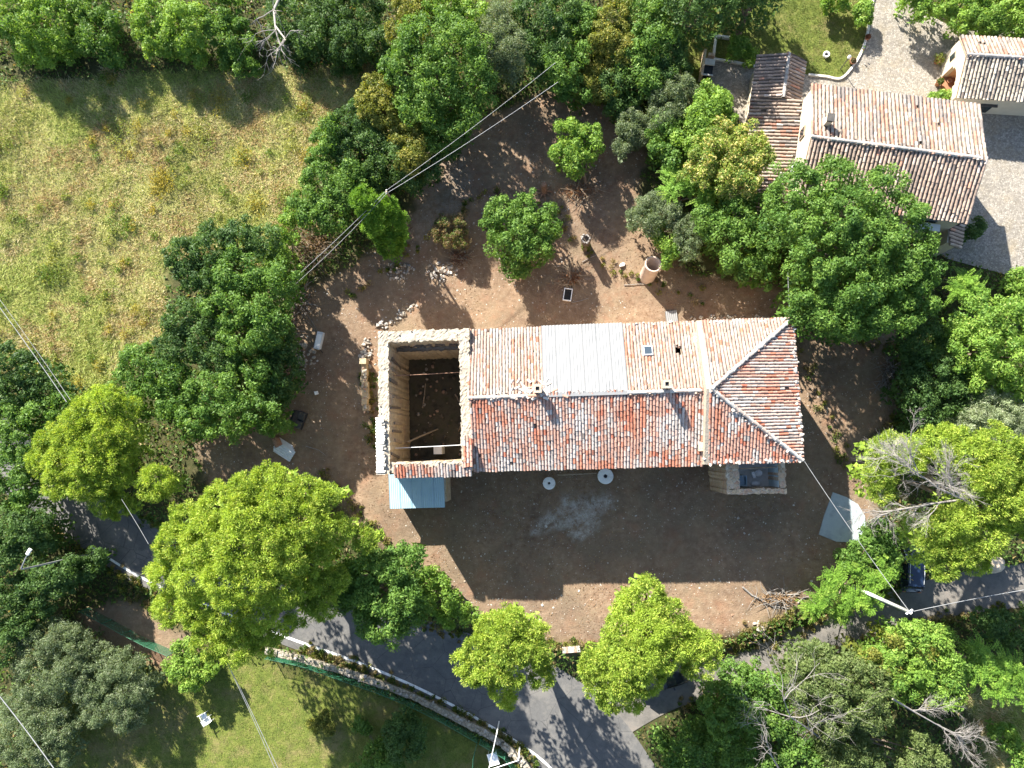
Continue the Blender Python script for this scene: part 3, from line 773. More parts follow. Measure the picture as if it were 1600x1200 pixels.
def millstone(px, py, r, label, hole):
    x, y, z = G(px, py, .5); o = thing('millstone', label, 'millstone', (x, y, z), .3, 'round millstones along the south wall')
    n = 32; mb = MB()
    pr = [(hole, .46), (hole * 1.02, .60), (r * .55, .61), (r * .9, .60), (r, .57), (r, .46), (r * .96, .42), (hole, .42)]
    mb.lathe(pr, n); mb.build('disc', M['palestone'], o)
    MB().lathe([(0, 0), (.34, 0), (.30, .42), (0, .42)], 12).build('pedestal', M['stone'], o)
    MB().lathe([(0, .43), (hole * .98, .43), (hole * .98, .50), (0, .50)], 4 if hole > .12 else 16).build('eye', M['black'], o)


millstone(858, 755, .48, 'smaller round grey millstone with a small round eye on the yard', .10)
millstone(946, 744, .60, 'larger round grey millstone with a square eye close to the eaves', .15)
a = G(872, 742); b = G(932, 739)
tag(MB().tube([(a[0], a[1], a[2] + .3), (b[0], b[1], b[2] + .3)], .06, 6).build('fallen_pole', M['wood']), 'long thin wooden rail lying between the two millstones', 'pole')
# pale slab in the south east corner of the yard
pl = [G(*p)[:2] for p in [(1301, 769), (1323, 777), (1340, 788), (1351, 806), (1352, 828), (1346, 842), (1330, 847), (1306, 846), (1279, 835), (1287, 806)]]
mb = MB(); mb.prism(pl, -.15, .16); tag(mb.build('concrete_slab', noisy('slab_concrete', (.20, .235, .25), (.33, .38, .40), 1.1, c3=(.28, .33, .35), bump=.5, bscale=16, detail=9)), 'large pale blue grey slab with one rounded side at the yard corner', 'slab')

# ------------------------------------------------------------------ neighbour house (north east)
EH, RH = 5.5, 7.1
SEp = np.array(W0(1512, 349, EH)); NWp = np.array(W0(1267, 132, EH)); ya = math.radians(-9.0)
NU = np.array([math.cos(ya), math.sin(ya), 0]); NV = np.array([-math.sin(ya), math.cos(ya), 0])
d = NWp - SEp; NLx = -(d[0] * NU[0] + d[1] * NU[1]); NLy = d[0] * NV[0] + d[1] * NV[1]
SWp = SEp - NU[:2] * NLx; NO = np.array([SWp[0], SWp[1], 0.0])
NL = lambda u, v, z=0.0: tuple(NO + NU * u + NV * v + np.array([0, 0, z]))
nb = thing('neighbour_house', 'large cream rendered house with pale tiled gable roof beside the cobbled courtyard', 'house')


def quadbox(mb, f, u0, u1, v0, v1, z0, z1): return mb.prism([f(u0, v0)[:2], f(u1, v0)[:2], f(u1, v1)[:2], f(u0, v1)[:2]], z0, z1)


def gable_house(f, U, V, u0, u1, v0, v1, ze, zr, parent, palA, palB, seed, wall, ov=.28, vr=None, pitch=.27, row=.42):
    vm = (v0 + v1) / 2 if vr is None else vr
    pr = [(v0 + ov, -.3), (v1 - ov, -.3), (v1 - ov, ze - .03), (vm, zr - .12), (v0 + ov, ze - .03)]
    Pm = MB(); n = len(pr); vv = [f(u0 + ov * .4, v, z) for v, z in pr] + [f(u1 - ov * .4, v, z) for v, z in pr]
    Pm.add(vv, [tuple(range(n)), tuple(range(2 * n - 1, n - 1, -1))] + [(i, (i + 1) % n, n + (i + 1) % n, n + i) for i in range(n)])
    me = Pm.mesh('wall', wall); bm = bmesh.new(); bm.from_mesh(me); bmesh.ops.recalc_face_normals(bm, faces=bm.faces); bm.to_mesh(me); bm.free(); put('wall', me, parent)
    sA = np.array(f(0, vm, zr)) - np.array(f(0, v0, ze)); sB = np.array(f(0, vm, zr)) - np.array(f(0, v1, ze))
    tiles('roof_tiles', f(u0, v0, ze), U, sA, u1 - u0, np.linalg.norm(sA), M['tile'], parent, palA, seed, pitch=pitch, row=row)
    tiles('roof_tiles', f(u1, v1, ze), -U, sB, u1 - u0, np.linalg.norm(sB), M['tile'], parent, palB, seed + 1, pitch=pitch, row=row)
    ridge(f(u0, vm, zr), f(u1, vm, zr), parent, [RT[0], RT[1], RT[3]], .44, .05, .02)


gable_house(NL, NU, NV, 0, NLx, 0, NLy, EH, RH, nb, PAL_D, PAL_H, 60, M['plaster_cream'], vr=NLy * .46)
MB().tube([NL(-.02, NLy + .05, EH - .05), NL(NLx, NLy + .05, EH - .05)], .07, 6).build('gutter', M['darkmetal'], nb)
ch = quadbox(MB(), NL, .8, 1.2, NLy * .58, NLy * .58 + .45, EH + 1, RH + .35).build('chimney', M['plaster_cream'], nb)
for i in range(3): MB().box(NL(.85 + .15 * i, NLy * .58 + .22, RH + .46), (.08, .45, .22), ya).build('chimney_brick', M['darkmetal'], ch)
MB().box(NL(1.0, NLy * .58 + .22, RH + .60), (.5, .55, .06), ya).build('chimney_cap', M['darkmetal'], ch)
quadbox(MB(), NL, .25, .75, NLy * .14, NLy * .14 + .5, EH, RH - .1).build('chimney', M['darkmetal'], nb)
# gable details on the west wall
fr = MB().box(NL(.08, NLy * .62, 4.75), (.12, .8, 1.0), ya).build('window', M['wood'], nb); MB().box(NL(.03, NLy * .62, 4.75), (.06, .6, .8), ya).build('pane', M['glass'], fr)
ac = MB().box(NL(-.12, NLy * .30, 4.6), (.34, .85, .6), ya).build('air_conditioner', M['white'], nb)
MB().box(NL(-.30, NLy * .30 + .1, 4.6), (.02, .5, .46), ya).build('fan_grille', M['galv'], ac)
mb = MB().box(NL(NLx - 2.2, -.15, 4.3), (1.9, .5, .12), ya); mb.build('balcony', M['white'], nb)
MB().box(NL(NLx - 2.2, .24, 4.9), (1.2, .1, 1.3), ya).build('window', M['glass'], nb)
# lower west wing: shed roof and small gable roof
zA, zB = 3.5, 2.8
pN = np.array(W0(1183, 86, zB)); q = pN - NO[:2]; wu = q @ NU[:2]; wv1 = q @ NV[:2]
wm = (np.array(W0(1178, 155, zB)) - NO[:2]) @ NV[:2]
sW = np.array(NL(.05, 0, zA + .1)) - np.array(NL(wu, 0, zB))
wing = [(wu + .3, -.5), (.1, -.5), (.1, wm), (wu + .3, wm)]
mb = MB(); mb.prism([NL(*p)[:2] for p in wing], -.3, [zB - .05, zA, zA, zB - .05]); mb.build('wing_wall', M['plaster_cream'], nb)
tiles('roof_tiles', NL(wu, wm, zB), -NV, sW, wm + .8, np.linalg.norm(sW), M['tile'], nb, PAL_H, 70, pitch=.27, row=.42)
rm = wu + (0 - wu) * .62; xE = .15; zR3 = 3.55
vv0, vv1 = wm + .0, wv1
mb = MB(); pr = [(wu + .3, -.3), (xE - .25, -.3), (xE - .25, zB - .05), (rm, zR3 - .12), (wu + .3, zB - .05)]
vv = [NL(u, vv0 + .02, z) for u, z in pr] + [NL(u, vv1 - .25, z) for u, z in pr]; n = 5
mb.add(vv, [tuple(range(n)), tuple(range(2 * n - 1, n - 1, -1))] + [(i, (i + 1) % n, n + (i + 1) % n, n + i) for i in range(n)]); mb.build('wing_wall', M['plaster_cream'], nb)
sa = np.array(NL(rm, 0, zR3 + .02)) - np.array(NL(wu, 0, zB + .03)); tiles('roof_tiles', NL(wu, vv1, zB + .03), -NV, sa, vv1 - vv0, np.linalg.norm(sa), M['tile'], nb, PAL_D, 72, pitch=.27, row=.42)
sb = np.array(NL(rm, 0, zR3 + .02)) - np.array(NL(xE, 0, zB)); tiles('roof_tiles', NL(xE, vv0, zB), NV, sb, vv1 - vv0, np.linalg.norm(sb), M['tile'], nb, PAL_D, 73, pitch=.27, row=.42)
ridge(NL(rm, vv0, zR3), NL(rm, vv1, zR3), nb, [RT[3]], .44)
# narrow lean-to roof on the east end
sE = np.array(NL(NLx - .1, 0, 3.3)) - np.array(NL(NLx + 1.0, 0, 2.8)); tiles('roof_tiles', NL(NLx + 1.15, -.9, 2.75), NV, sE, NLy * .62, np.linalg.norm(sE), M['tile'], nb, PAL_D, 75, pitch=.27, row=.42)
mb = MB(); mb.prism([NL(*p)[:2] for p in ((NLx - .1, -.7), (NLx + .85, -.7), (NLx + .85, NLy * .62 - 1.1), (NLx - .1, NLy * .62 - 1.1))], -.3, [3.2, 2.75, 2.75, 3.2]); mb.build('wing_wall', M['plaster_cream'], nb)

# garage with arched recess at the right edge
ge, gr = 2.6, 3.7
gSW = np.array(W0(1494, 152, ge)); gNW = np.array(W0(1497, 56, ge)); dd = gNW - gSW
gya = math.radians(-5.5); GU = np.array([math.cos(gya), math.sin(gya), 0]); GV = np.array([-math.sin(gya), math.cos(gya), 0]); GO = np.array([gSW[0], gSW[1], 0]); gL = float(dd @ GV[:2])
GL = lambda u, v, z=0.0: tuple(GO + GU * u + GV * v + np.array([0, 0, z]))
gb = thing('garage', 'small cream outbuilding with peach arched recess at the courtyard edge', 'garage')
# walls with a real recess in the west gable
vm = gL * .56; ov = .22; a0, a1, ah = gL * .22, gL * .62, 2.15
mb = MB()
def gslab(v0, v1, z0, z1a, z1b):
    vv = [GL(.15, v0, z0), GL(.15, v1, z0), GL(.15, v1, z1b), GL(.15, v0, z1a), GL(.5, v0, z0), GL(.5, v1, z0), GL(.5, v1, z1b), GL(.5, v0, z1a)]
    mb.add(vv, [(0, 1, 2, 3), (7, 6, 5, 4), (0, 4, 5, 1), (1, 5, 6, 2), (2, 6, 7, 3), (3, 7, 4, 0)])
rz_ = lambda v: ge - .03 + (gr - ge - .09) * (1 - abs(v - vm) / (vm if v < vm else gL - vm))
gslab(ov, a0, -.2, rz_(ov), rz_(a0)); gslab(a1, gL - ov, -.2, rz_(a1), rz_(gL - ov))
K = 8
for i in range(K):
    va, vb = a0 + (a1 - a0) * i / K, a0 + (a1 - a0) * (i + 1) / K; q = lambda v: 1.45 + .75 * math.sqrt(max(0, 1 - ((v - (a0 + a1) / 2) / ((a1 - a0) / 2)) ** 2))
    zb = (q(va) + q(vb)) / 2; gslab(va, vb, zb, rz_(va), rz_(vb))
mb.build('gable_wall', M['plaster_cream'], gb)
mb = MB(); mb.prism([GL(*p)[:2] for p in ((.5, ov), (12, ov), (12, a0), (1.7, a0), (1.7, a1), (12, a1), (12, gL - ov), (.5, gL - ov))][:4] + [], -.2, ge - .05); mb.build('side_wall', M['plaster_cream'], gb)
mb = MB(); mb.prism([GL(*p)[:2] for p in ((.5, a1), (12, a1), (12, gL - ov), (.5, gL - ov))], -.2, ge - .05); mb.build('side_wall', M['plaster_cream'], gb)
quadbox(MB(), GL, 1.7, 1.9, a0 + .002, a1 - .002, -.2, 2.4).build('recess_wall', M['plaster_peach'], gb)
quadbox(MB(), GL, .5, 1.7, a0 + .002, a0 + .05, -.2, 2.3).build('recess_wall', M['plaster_peach'], gb); quadbox(MB(), GL, .5, 1.7, a1 - .05, a1 - .002, -.2, 2.3).build('recess_wall', M['plaster_peach'], gb)
quadbox(MB(), GL, .12, 1.7, a0 + .05, a1 - .05, -.2, .14).build('doorstep', M['terracotta'], gb)
MB().box(GL(1.66, (a0 + a1) / 2, 1.1), (.06, 1.0, 1.9), gya).build('door', M['wood'], gb)
sA = np.array(GL(0, vm, gr)) - np.array(GL(0, 0, ge)); sB = np.array(GL(0, vm, gr)) - np.array(GL(0, gL, ge))
tiles('roof_tiles', GL(0, 0, ge), GU, sA, 12, np.linalg.norm(sA), M['tile'], gb, [((.52, .46, .38), 3), ((.40, .34, .27), 3), ((.28, .24, .2), 3), ((.18, .15, .13), 2)], 80, pitch=.27, row=.42)
tiles('roof_tiles', GL(12, gL, ge), -GU, sB, 12, np.linalg.norm(sB), M['tile'], gb, PAL_H, 81, pitch=.27, row=.42)
ridge(GL(0, vm, gr), GL(12, vm, gr), gb, [RT[3]], .44)
wn_ = MB().box(GL(.16, gL * .78, 1.6), (.08, .5, .8), gya).build('window', M['wood'], gb); MB().box(GL(.10, gL * .78, 1.6), (.05, .36, .66), gya).build('pane', M['glass'], wn_)
MB().box(GL(3.0, .15, 1.5), (1.3, .3, .08), gya).build('canopy', M['darkmetal'], gb)
MB().box(GL(3.0, .2, .9), (.9, .08, 1.2), gya).build('window', M['glass'], gb)


# pots, garden bits on the court
def plant_pot(px, py, r, h, label, leafc=None, lr=.4, seed=0):
    x, y, z = G(px, py); o = thing('plant_pot', label, 'plant pot', (x, y, z + .06), 0, 'terracotta pots on the cobbles')
    MB().lathe([(r * .6, 0), (r * .9, h * .8), (r, h * .85), (r * 1.05, h), (r * .85, h), (r * .8, h * .85), (0, h * .84)], 16).build('pot', M['terracotta'], o, True)
    if leafc is not None:
        rg = np.random.default_rng(seed); c_ = rg.normal(0, 1, (260, 3)); c_ /= np.linalg.norm(c_, axis=1)[:, None]; c_ *= lr * rg.uniform(.5, 1, (260, 1)); c_[:, 2] = np.abs(c_[:, 2]) + h
        V, F_, C_ = leaves(c_, c_ - [0, 0, h], .13, .07, np.array([leafc] * 260), rg); put('foliage', raw_mesh('foliage', V, F_, M['leaf'], C_), o)


def leaves(c, n, L, Wd, col, rng, tri=False, spread=.7, lvar=.35):
    N = len(c); n = n / (np.linalg.norm(n, axis=1)[:, None] + 1e-9); n = n + rng.normal(0, spread, (N, 3)); n /= np.linalg.norm(n, axis=1)[:, None]
    t_ = np.cross(n, rng.normal(0, 1, (N, 3))); t_ /= np.linalg.norm(t_, axis=1)[:, None] + 1e-9; b = np.cross(n, t_)
    l = L * (1 + lvar * rng.uniform(-1, 1, (N, 1))); w = Wd * (1 + lvar * rng.uniform(-1, 1, (N, 1)))
    if tri:
        V = np.stack([c - t_ * l * .4 + b * w * .5, c - t_ * l * .4 - b * w * .5, c + t_ * l * .6], 1); k = 3
    else:
        V = np.stack([c - t_ * l * .5, c + b * w * .5, c + t_ * l * .5 , c - b * w * .5], 1); k = 4
    return V.reshape(-1, 3), [np.arange(N * k).reshape(-1, k)], np.repeat(col, k, 0)


plant_pot(1462, 98, .30, .45, 'terracotta pot with yellow green bush left of the garage window', (.16, .20, .03), .55, 1)
plant_pot(1463, 133, .26, .5, 'terracotta pot standing beside the peach arch, nearly bare', (.10, .13, .03), .3, 2)
plant_pot(1480, 130, .2, .35, 'small terracotta jar on the step of the peach arch', None)
plant_pot(1330, 99, .26, .35, 'terracotta pot on the curved kerb beside the garden lamp', (.12, .10, .05), .22, 3)
plant_pot(1353, 62, .22, .35, 'terracotta pot on the curved kerb near the two round bushes', (.20, .08, .05), .2, 4)
x, y, z = G(1290, 87); o = thing('well_ring', 'small white round stone ring on the lawn', 'planter', (x, y, z))
MB().lathe([(.22, 0), (.26, .25), (.22, .28), (.17, .26), (.15, .08), (0, .07)], 18).build('ring', M['white'], o, True); MB().lathe([(0, .1), (.155, .1), (.155, .14), (0, .15)], 12).build('soil', M['rubber'], o)
x, y, z = G(1313, 108); o = thing('garden_lamp', 'thin dark garden lamp at the point of the lawn', 'lamp', (x, y, z))
MB().tube([(0, 0, 0), (0, 0, 1.6)], .035, 8).build('post', M['darkmetal'], o); MB().lathe([(.02, 1.55), (.14, 1.68), (.12, 1.85), (.02, 1.95)], 10).build('lantern', M['galv'], o)
x, y, z = G(1103, 125); o = thing('brick_barbecue', 'brick barbecue with pale counter on the edge of the patio', 'barbecue', (x, y, z), ya)
mb = MB(); mb.box((-.5, .9, .5), (.18, 2.2, 1.0)); mb.build('back_wall', M['stone'], o); MB().box((.0, 1.1, .75), (.8, .5, .12)).build('counter', M['concrete'], o)
MB().box((0, .1, .6), (.8, .12, .1)).build('counter', M['concrete'], o); MB().box((0, .55, .3), (.7, .8, .5)).build('firebox', M['black'], o); MB().box((.05, 1.65, .5), (.5, .22, .9)).build('side_wall', M['stone'], o)
for seg in (([(1114, 92), (1118, 58), (1146, 62)]), ([(1114, 94), (1150, 100), (1180, 106)])):
    p = [G(*q) for q in seg]; mb = MB()
    for a, b in zip(p[:-1], p[1:]):
        L_ = math.hypot(b[0] - a[0], b[1] - a[1]); mb.box(((a[0] + b[0]) / 2, (a[1] + b[1]) / 2, (a[2] + b[2]) / 2 + .12), (L_, .18, .3), math.atan2(b[1] - a[1], b[0] - a[0]))
    tag(mb.build('garden_edging', M['concrete']), 'low stone edging round the planting bed above the patio' if len(seg) == 3 and seg[1][1] < 80 else 'low stone edging between the patio and the planting bed', 'edging')

# ------------------------------------------------------------------ plants
STY = {
    'broad': dict(rc=.52, dens=1.25, lpc=161, L=0.172, W=0.111, flat=.85, c0=(0.053, 0.129, 0.024), c1=(0.179, 0.304, 0.056), ac=(0.233, 0.351, 0.071), ap=.08),
    'dark': dict(rc=.50, dens=1.25, lpc=161, L=0.164, W=0.102, flat=.85, c0=(0.037, 0.087, 0.024), c1=(0.113, 0.199, 0.050), ac=(0.154, 0.244, 0.068), ap=.07),
    'bright': dict(rc=.50, dens=1.2, lpc=161, L=0.180, W=0.111, flat=.85, c0=(0.089, 0.192, 0.031), c1=(0.268, 0.412, 0.066), ac=(0.331, 0.447, 0.092), ap=.12),
    'yellow': dict(rc=.45, dens=1.35, lpc=161, L=0.148, W=0.093, flat=.85, c0=(.085, .120, .022), c1=(.250, .265, .045), ac=(.36, .335, .075), ap=.30),
    'bloom': dict(rc=.50, dens=1.25, lpc=170, L=0.180, W=0.093, flat=.85, c0=(0.095, 0.176, 0.034), c1=(0.317, 0.385, 0.067), ac=(0.633, 0.553, 0.197), ap=.24),
    'olive': dict(rc=.42, dens=1.45, lpc=170, L=0.156, W=0.047, flat=.9, c0=(0.078, 0.120, 0.055), c1=(0.201, 0.264, 0.130), ac=(0.287, 0.336, 0.204), ap=.25, spread=1.0),
    'pale': dict(rc=.40, dens=1.25, lpc=161, L=0.213, W=0.038, flat=.8, c0=(0.179, 0.235, 0.120), c1=(0.373, 0.444, 0.252), ac=(0.481, 0.530, 0.360), ap=.3, spread=1.0),
    'pine': dict(rc=.40, dens=1.9, lpc=123, L=0.164, W=0.060, flat=.8, c0=(0.127, 0.213, 0.029), c1=(0.410, 0.546, 0.077), ac=(0.515, 0.585, 0.111), ap=.22, needle=True),
    'cypress': dict(rc=.36, dens=1.5, lpc=123, L=0.197, W=0.060, flat=1.0, c0=(0.071, 0.168, 0.022), c1=(0.213, 0.370, 0.047), ac=(0.232, 0.402, 0.056), ap=.15, needle=True),
    'frond': dict(rc=.5, dens=1.0, lpc=0, L=.20, W=.065, flat=.75, c0=(0.096, 0.207, 0.028), c1=(0.257, 0.431, 0.061), ac=(0.333, 0.467, 0.077), ap=.15, frond=True),
    'dry': dict(rc=.36, dens=1.1, lpc=136, L=0.131, W=0.060, flat=.9, c0=(0.170, 0.121, 0.063), c1=(0.368, 0.269, 0.141), ac=(0.128, 0.212, 0.043), ap=.35, spread=1.0),
    'dull': dict(rc=.46, dens=1.3, lpc=160, L=.16, W=.085, flat=.85, c0=(0.069, 0.109, 0.034), c1=(0.178, 0.236, 0.071), ac=(0.241, 0.287, 0.115), ap=.15),
}


def sph(n, rng, zmin=-1.0):
    z = rng.uniform(zmin, 1, n); a = rng.uniform(0, 2 * np.pi, n); r = np.sqrt(1 - z * z); return np.stack([r * np.cos(a), r * np.sin(a), z], 1)


def crown(lobes, sty, seed):
    S = STY[sty]; rng = np.random.default_rng(seed); lobes = np.array(lobes, float)
    c0, c1, ac = (np.array(S[k]) for k in ('c0', 'c1', 'ac')); Vs, Cs, k = [], [], (4 if S.get('frond') else 3)
    for li, (x, y, z, r) in enumerate(lobes):
        rc = S['rc'] * (.75 + .25 * min(1.6, r / 1.6)); ctr = np.array([x, y, z]); lt_ = rng.uniform(-.6, .6) if sty == 'pine' else rng.uniform(-.4, .5)
        if S.get('frond'):
            nf = int(26 * r * r + 14); d = sph(nf, rng, -.05); d[:, 2] *= .7; st = ctr + sph(nf, rng, -.2) * r * .55 * rng.uniform(.2, 1, (nf, 1)); ln = rng.uniform(.7, 1.15, nf); m = 22
            tt = np.linspace(.12, 1, m); P = st[:, None] + d[:, None] * (ln[:, None] * tt)[..., None]; P[..., 2] -= .35 * (tt ** 2)[None] * ln[:, None]
            side = np.cross(d, [0, 0, 1.0]); side /= np.linalg.norm(side, axis=1)[:, None] + 1e-6; sg = np.where(np.arange(m) % 2 == 0, 1, -1)
            ax = side[:, None] * sg[None, :, None] + d[:, None] * .5 + rng.normal(0, .15, (nf, m, 3)); ax[..., 2] -= .15; ax /= np.linalg.norm(ax, axis=-1)[..., None]
            up_ = np.cross(ax, d[:, None] * np.ones((nf, m, 1))); wv = np.cross(ax, up_ + 1e-4); wv /= np.linalg.norm(wv, axis=-1)[..., None] + 1e-9
            wv = np.cross(np.array([0, 0, 1.0]), ax) + rng.normal(0, .25, ax.shape); wv /= np.linalg.norm(wv, axis=-1)[..., None]
            l = S['L'] * (1.15 - .5 * tt)[None, :, None] * rng.uniform(.8, 1.2, (nf, 1, 1)); w = S['W']
            V = np.stack([P, P + ax * l * .5 + wv * w * .5, P + ax * l, P + ax * l * .5 - wv * w * .5], 2).reshape(-1, 3)
            fr = rng.random((nf, 1)) * .7 + .3 * rng.random((nf, m)); cl = c0 + (c1 - c0) * fr[..., None]; q = rng.random(nf) < S['ap']; cl[q] = cl[q] * .4 + ac * .6
            Vs.append(V); Cs.append(np.repeat(cl.reshape(-1, 3), 4, 0)); continue
        nc = max(5, int(S['dens'] * 2.35 * (r / rc) ** 2 * .95)); cd_ = sph(nc, rng, -.25)
        rf = rng.uniform(.86 if sty == 'pine' else .72, 1.02, (nc, 1)); rf = np.where(rng.random((nc, 1)) < (.06 if sty == 'pine' else .14), rf + rng.uniform(.1, .28, (nc, 1)), rf)
        cp = ctr + cd_ * (r * rf - rc * .3) * np.array([1, 1, S['flat']])
        bad = np.zeros(nc, bool)
        for lj, (x2, y2, z2, r2) in enumerate(lobes):
            if lj != li: q = (cp - [x2, y2, z2]) / np.array([1, 1, S['flat']]); bad |= (np.linalg.norm(q, axis=1) < r2 * .66)
        cp = cp[~bad]; cd_ = cd_[~bad]; nc = len(cp)
        if nc == 0: continue
        rcs = rc * rng.uniform(.65, 1.25, nc); m = S['lpc']; d2 = sph(nc * m, rng, -.55).reshape(nc, m, 3); d2 = d2 + cd_[:, None] * .35; d2 /= np.linalg.norm(d2, axis=-1)[..., None]
        rad = rcs[:, None] * np.power(rng.uniform(.12, 1.15, (nc, m)), .6); P = cp[:, None] + d2 * rad[..., None]
        f = .5 * rng.random((nc, 1)) + .4 * rng.random((nc, m)) + lt_ * .3; cl = c0 + (c1 - c0) * np.clip(f, 0, 1)[..., None]
        q = rng.random((nc, m)) < S['ap'] * (1.6 * rng.random((nc, 1)) + .1); cl[q] = ac * rng.uniform(.7, 1.1, (int(q.sum()), 1))
        P = P.reshape(-1, 3); D = d2.reshape(-1, 3); cl = cl.reshape(-1, 3)
        if S.get('needle'):
            ax = D + rng.normal(0, .45, D.shape) + [0, 0, .25]; ax /= np.linalg.norm(ax, axis=1)[:, None]; b = np.cross(ax, rng.normal(0, 1, D.shape)); b /= np.linalg.norm(b, axis=1)[:, None] + 1e-9
            l = S['L'] * rng.uniform(.7, 1.3, (len(P), 1)); V = np.stack([P - ax * l * .5 + b * S['W'] * .5, P - ax * l * .5 - b * S['W'] * .5, P + ax * l * .5], 1).reshape(-1, 3)
            Cs.append(np.repeat(cl, 3, 0))
        else:
            V, _, C_ = leaves(P, D + [0, 0, .25], S['L'], S['W'], cl, rng, tri=True, spread=S.get('spread', .6), lvar=.6); Cs.append(C_)
        Vs.append(V)
    if not S.get('frond'):
        for (x, y, z, r) in lobes:                      # inner leaves and the lower, shaded part of the crown
            hi, lo = z + r * (-.05 if sty == 'pine' else .2), max(.3, z * (.55 if sty == 'pine' else .22) - .2 * r)
            lo = min(lo, hi - .3); nf = int((75 if sty == 'pine' else 48) * r * r) + int(17 * r * max(0, hi - lo)); q = np.sqrt(rng.random(nf)) * r * (.84 if sty == 'pine' else .86); a = rng.uniform(0, 2 * np.pi, nf); zz = rng.uniform(lo, hi, nf)
            q = q * np.clip(.62 + .45 * (zz - lo) / max(.3, hi - lo), 0, 1)
            P = np.stack([x + q * np.cos(a), y + q * np.sin(a), zz], 1); cl = c0 + (c1 - c0) * rng.random((nf, 1)) * .8
            V, _, C_ = leaves(P, np.tile([0, 0, 1.0], (nf, 1)), .34, .24, cl, rng, tri=(k == 3), spread=.9); Vs.append(V); Cs.append(C_)
    V = np.concatenate(Vs); C = np.concatenate(Cs); return raw_mesh('crown', V, [np.arange(len(V)).reshape(-1, k)], M['needle'] if S.get('needle') else M['leaf'], C)


TREES = []


def tree(name, sty, label, zc, pxl, cat='tree', group=None, base=None, trunk=None, seed=None):
    L3 = []
    for q in pxl:
        px, py, rp = q[:3]; dz = q[3] if len(q) > 3 else 0
        g = G(px, py, zc + dz)[2] if zc > 1 else G(px, py)[2]
        z = g + zc + dz; x, y = W0(px, py, z); r = rp * (1.06 if sty == 'pine' else 1.1) * (CAMH - z) / FPX; L3.append((x, y, z, r))
    A = np.array(L3); w = A[:, 3] ** 2
    if base is None: bx_, by_ = (A[:, 0] * w).sum() / w.sum(), (A[:, 1] * w).sum() / w.sum()
    else: bx_, by_ = G(*base)[:2]
    bz = float(gh(bx_, by_)); sd_ = seed or (len(TREES) * 7 + 3)
    o = thing(name, label, cat, (bx_, by_, bz), 0, group); R_ = A - [bx_, by_, bz, 0]
    put('crown', crown(R_, sty, sd_), o)
    mb = MB(); H_ = R_[:, 2].mean(); tr = trunk or max(.05, .035 * H_ + .02 * R_[:, 3].max())
    fork = H_ * .45; rr = random.Random(sd_); cx, cy = R_[:, 0].mean() * .25, R_[:, 1].mean() * .25
    mb.tube([(0, 0, -.3), (cx * .2, cy * .2, fork * .4), (cx, cy, fork), (R_[:, 0].mean() * .7, R_[:, 1].mean() * .7, H_)], [tr * 1.35, tr, tr * .8, tr * .3], 8)
    for (x, y, z, r) in R_[:10]:
        f0 = rr.uniform(.5, 1.0); s0 = Vector((cx * f0, cy * f0, fork * f0)); e0 = Vector((x, y, z + r * .25)); mid = s0.lerp(e0, .5) + Vector((rr.uniform(-.3, .3), rr.uniform(-.3, .3), -.15 * r))
        mb.tube([s0, mid, e0], [tr * .55, tr * .38, tr * .12], 6)
    mb.build('trunk', M['pinebark'] if sty == 'pine' else M['bark'], o, True); TREES.append(o); return o


WG = 'trees of the wood along the top'
# wood along the top edge
tree('broadleaf_tree', 'bright', 'bright green tree in the top left corner of the wood', 2.1, [(20, 25, 48), (70, 40, 50, .5), (60, 80, 34, -.8), (100, 70, 34, -1)], group=WG)
tree('broadleaf_tree', 'broad', 'muted green tree between the two brightest trees above the meadow', 1.9, [(138, 12, 34), (160, 50, 35), (128, 62, 22, -.4), (180, 88, 17, -.6)], group=WG)
tree('broadleaf_tree', 'bright', 'bright green rounded tree above the middle of the meadow', 2.1, [(248, 28, 38), (288, 45, 41, .5), (256, 66, 29, -.3), (304, 86, 22, -.6), (226, 50, 17, -.5)], group=WG)
tree('broadleaf_tree', 'broad', 'olive tinted tree touching the grey dead branches above the meadow', 1.9, [(350, 22, 36), (370, 60, 30), (338, 52, 23), (388, 102, 20, -.6), (352, 96, 13, -.8)], group=WG)
tree('broadleaf_tree', 'dark', 'dark tree right of the grey dead branches on the wood edge', 2.5, [(460, 25, 42), (490, 60, 38), (520, 25, 38), (460, 80, 26, -1.5)], group=WG)
tree('broadleaf_tree', 'dark', 'dark green tree at the shaded top corner of the meadow', 2.7, [(560, 25, 42), (545, 70, 34), (585, 70, 30), (540, 100, 20, -2)], group=WG)
tree('privet_tree', 'yellow', 'narrow yellow green tree at the top edge above the large green tree', 5, [(640, 10, 30), (620, 55, 20, -.5), (660, 30, 22)], group=WG)
tree('broadleaf_tree', 'broad', 'large green tree between the yellow flowering crown and the grey olive', 6, [(670, 60, 44, .4), (710, 80, 48, .6), (640, 110, 40), (690, 125, 46), (735, 130, 36), (660, 160, 38, -.5), (710, 175, 38, -.8), (690, 210, 30, -2)], group=WG)
tree('broadleaf_tree', 'bright', 'light green tree on the top edge left of the grey olive', 5, [(700, 10, 34), (735, 25, 30), (740, 60, 22, -.5)], group=WG)
tree('olive_tree', 'olive', 'silver grey olive in the wood at the top, alone among greens', 5, [(775, 50, 30), (795, 75, 30), (770, 85, 26), (800, 105, 22, -.8), (780, 25, 20)], group=WG)
tree('broadleaf_tree', 'dark', 'dark tree in the wood just right of the grey olive', 4.4, [(835, 25, 36), (860, 55, 36), (835, 75, 26), (880, 20, 30), (850, 105, 24, -1.2)], group=WG)
tree('broadleaf_tree', 'broad', 'green tree where the two overhead cables enter the wood', 4, [(890, 70, 32), (880, 110, 30), (910, 35, 28), (900, 145, 22, -1)], group=WG)
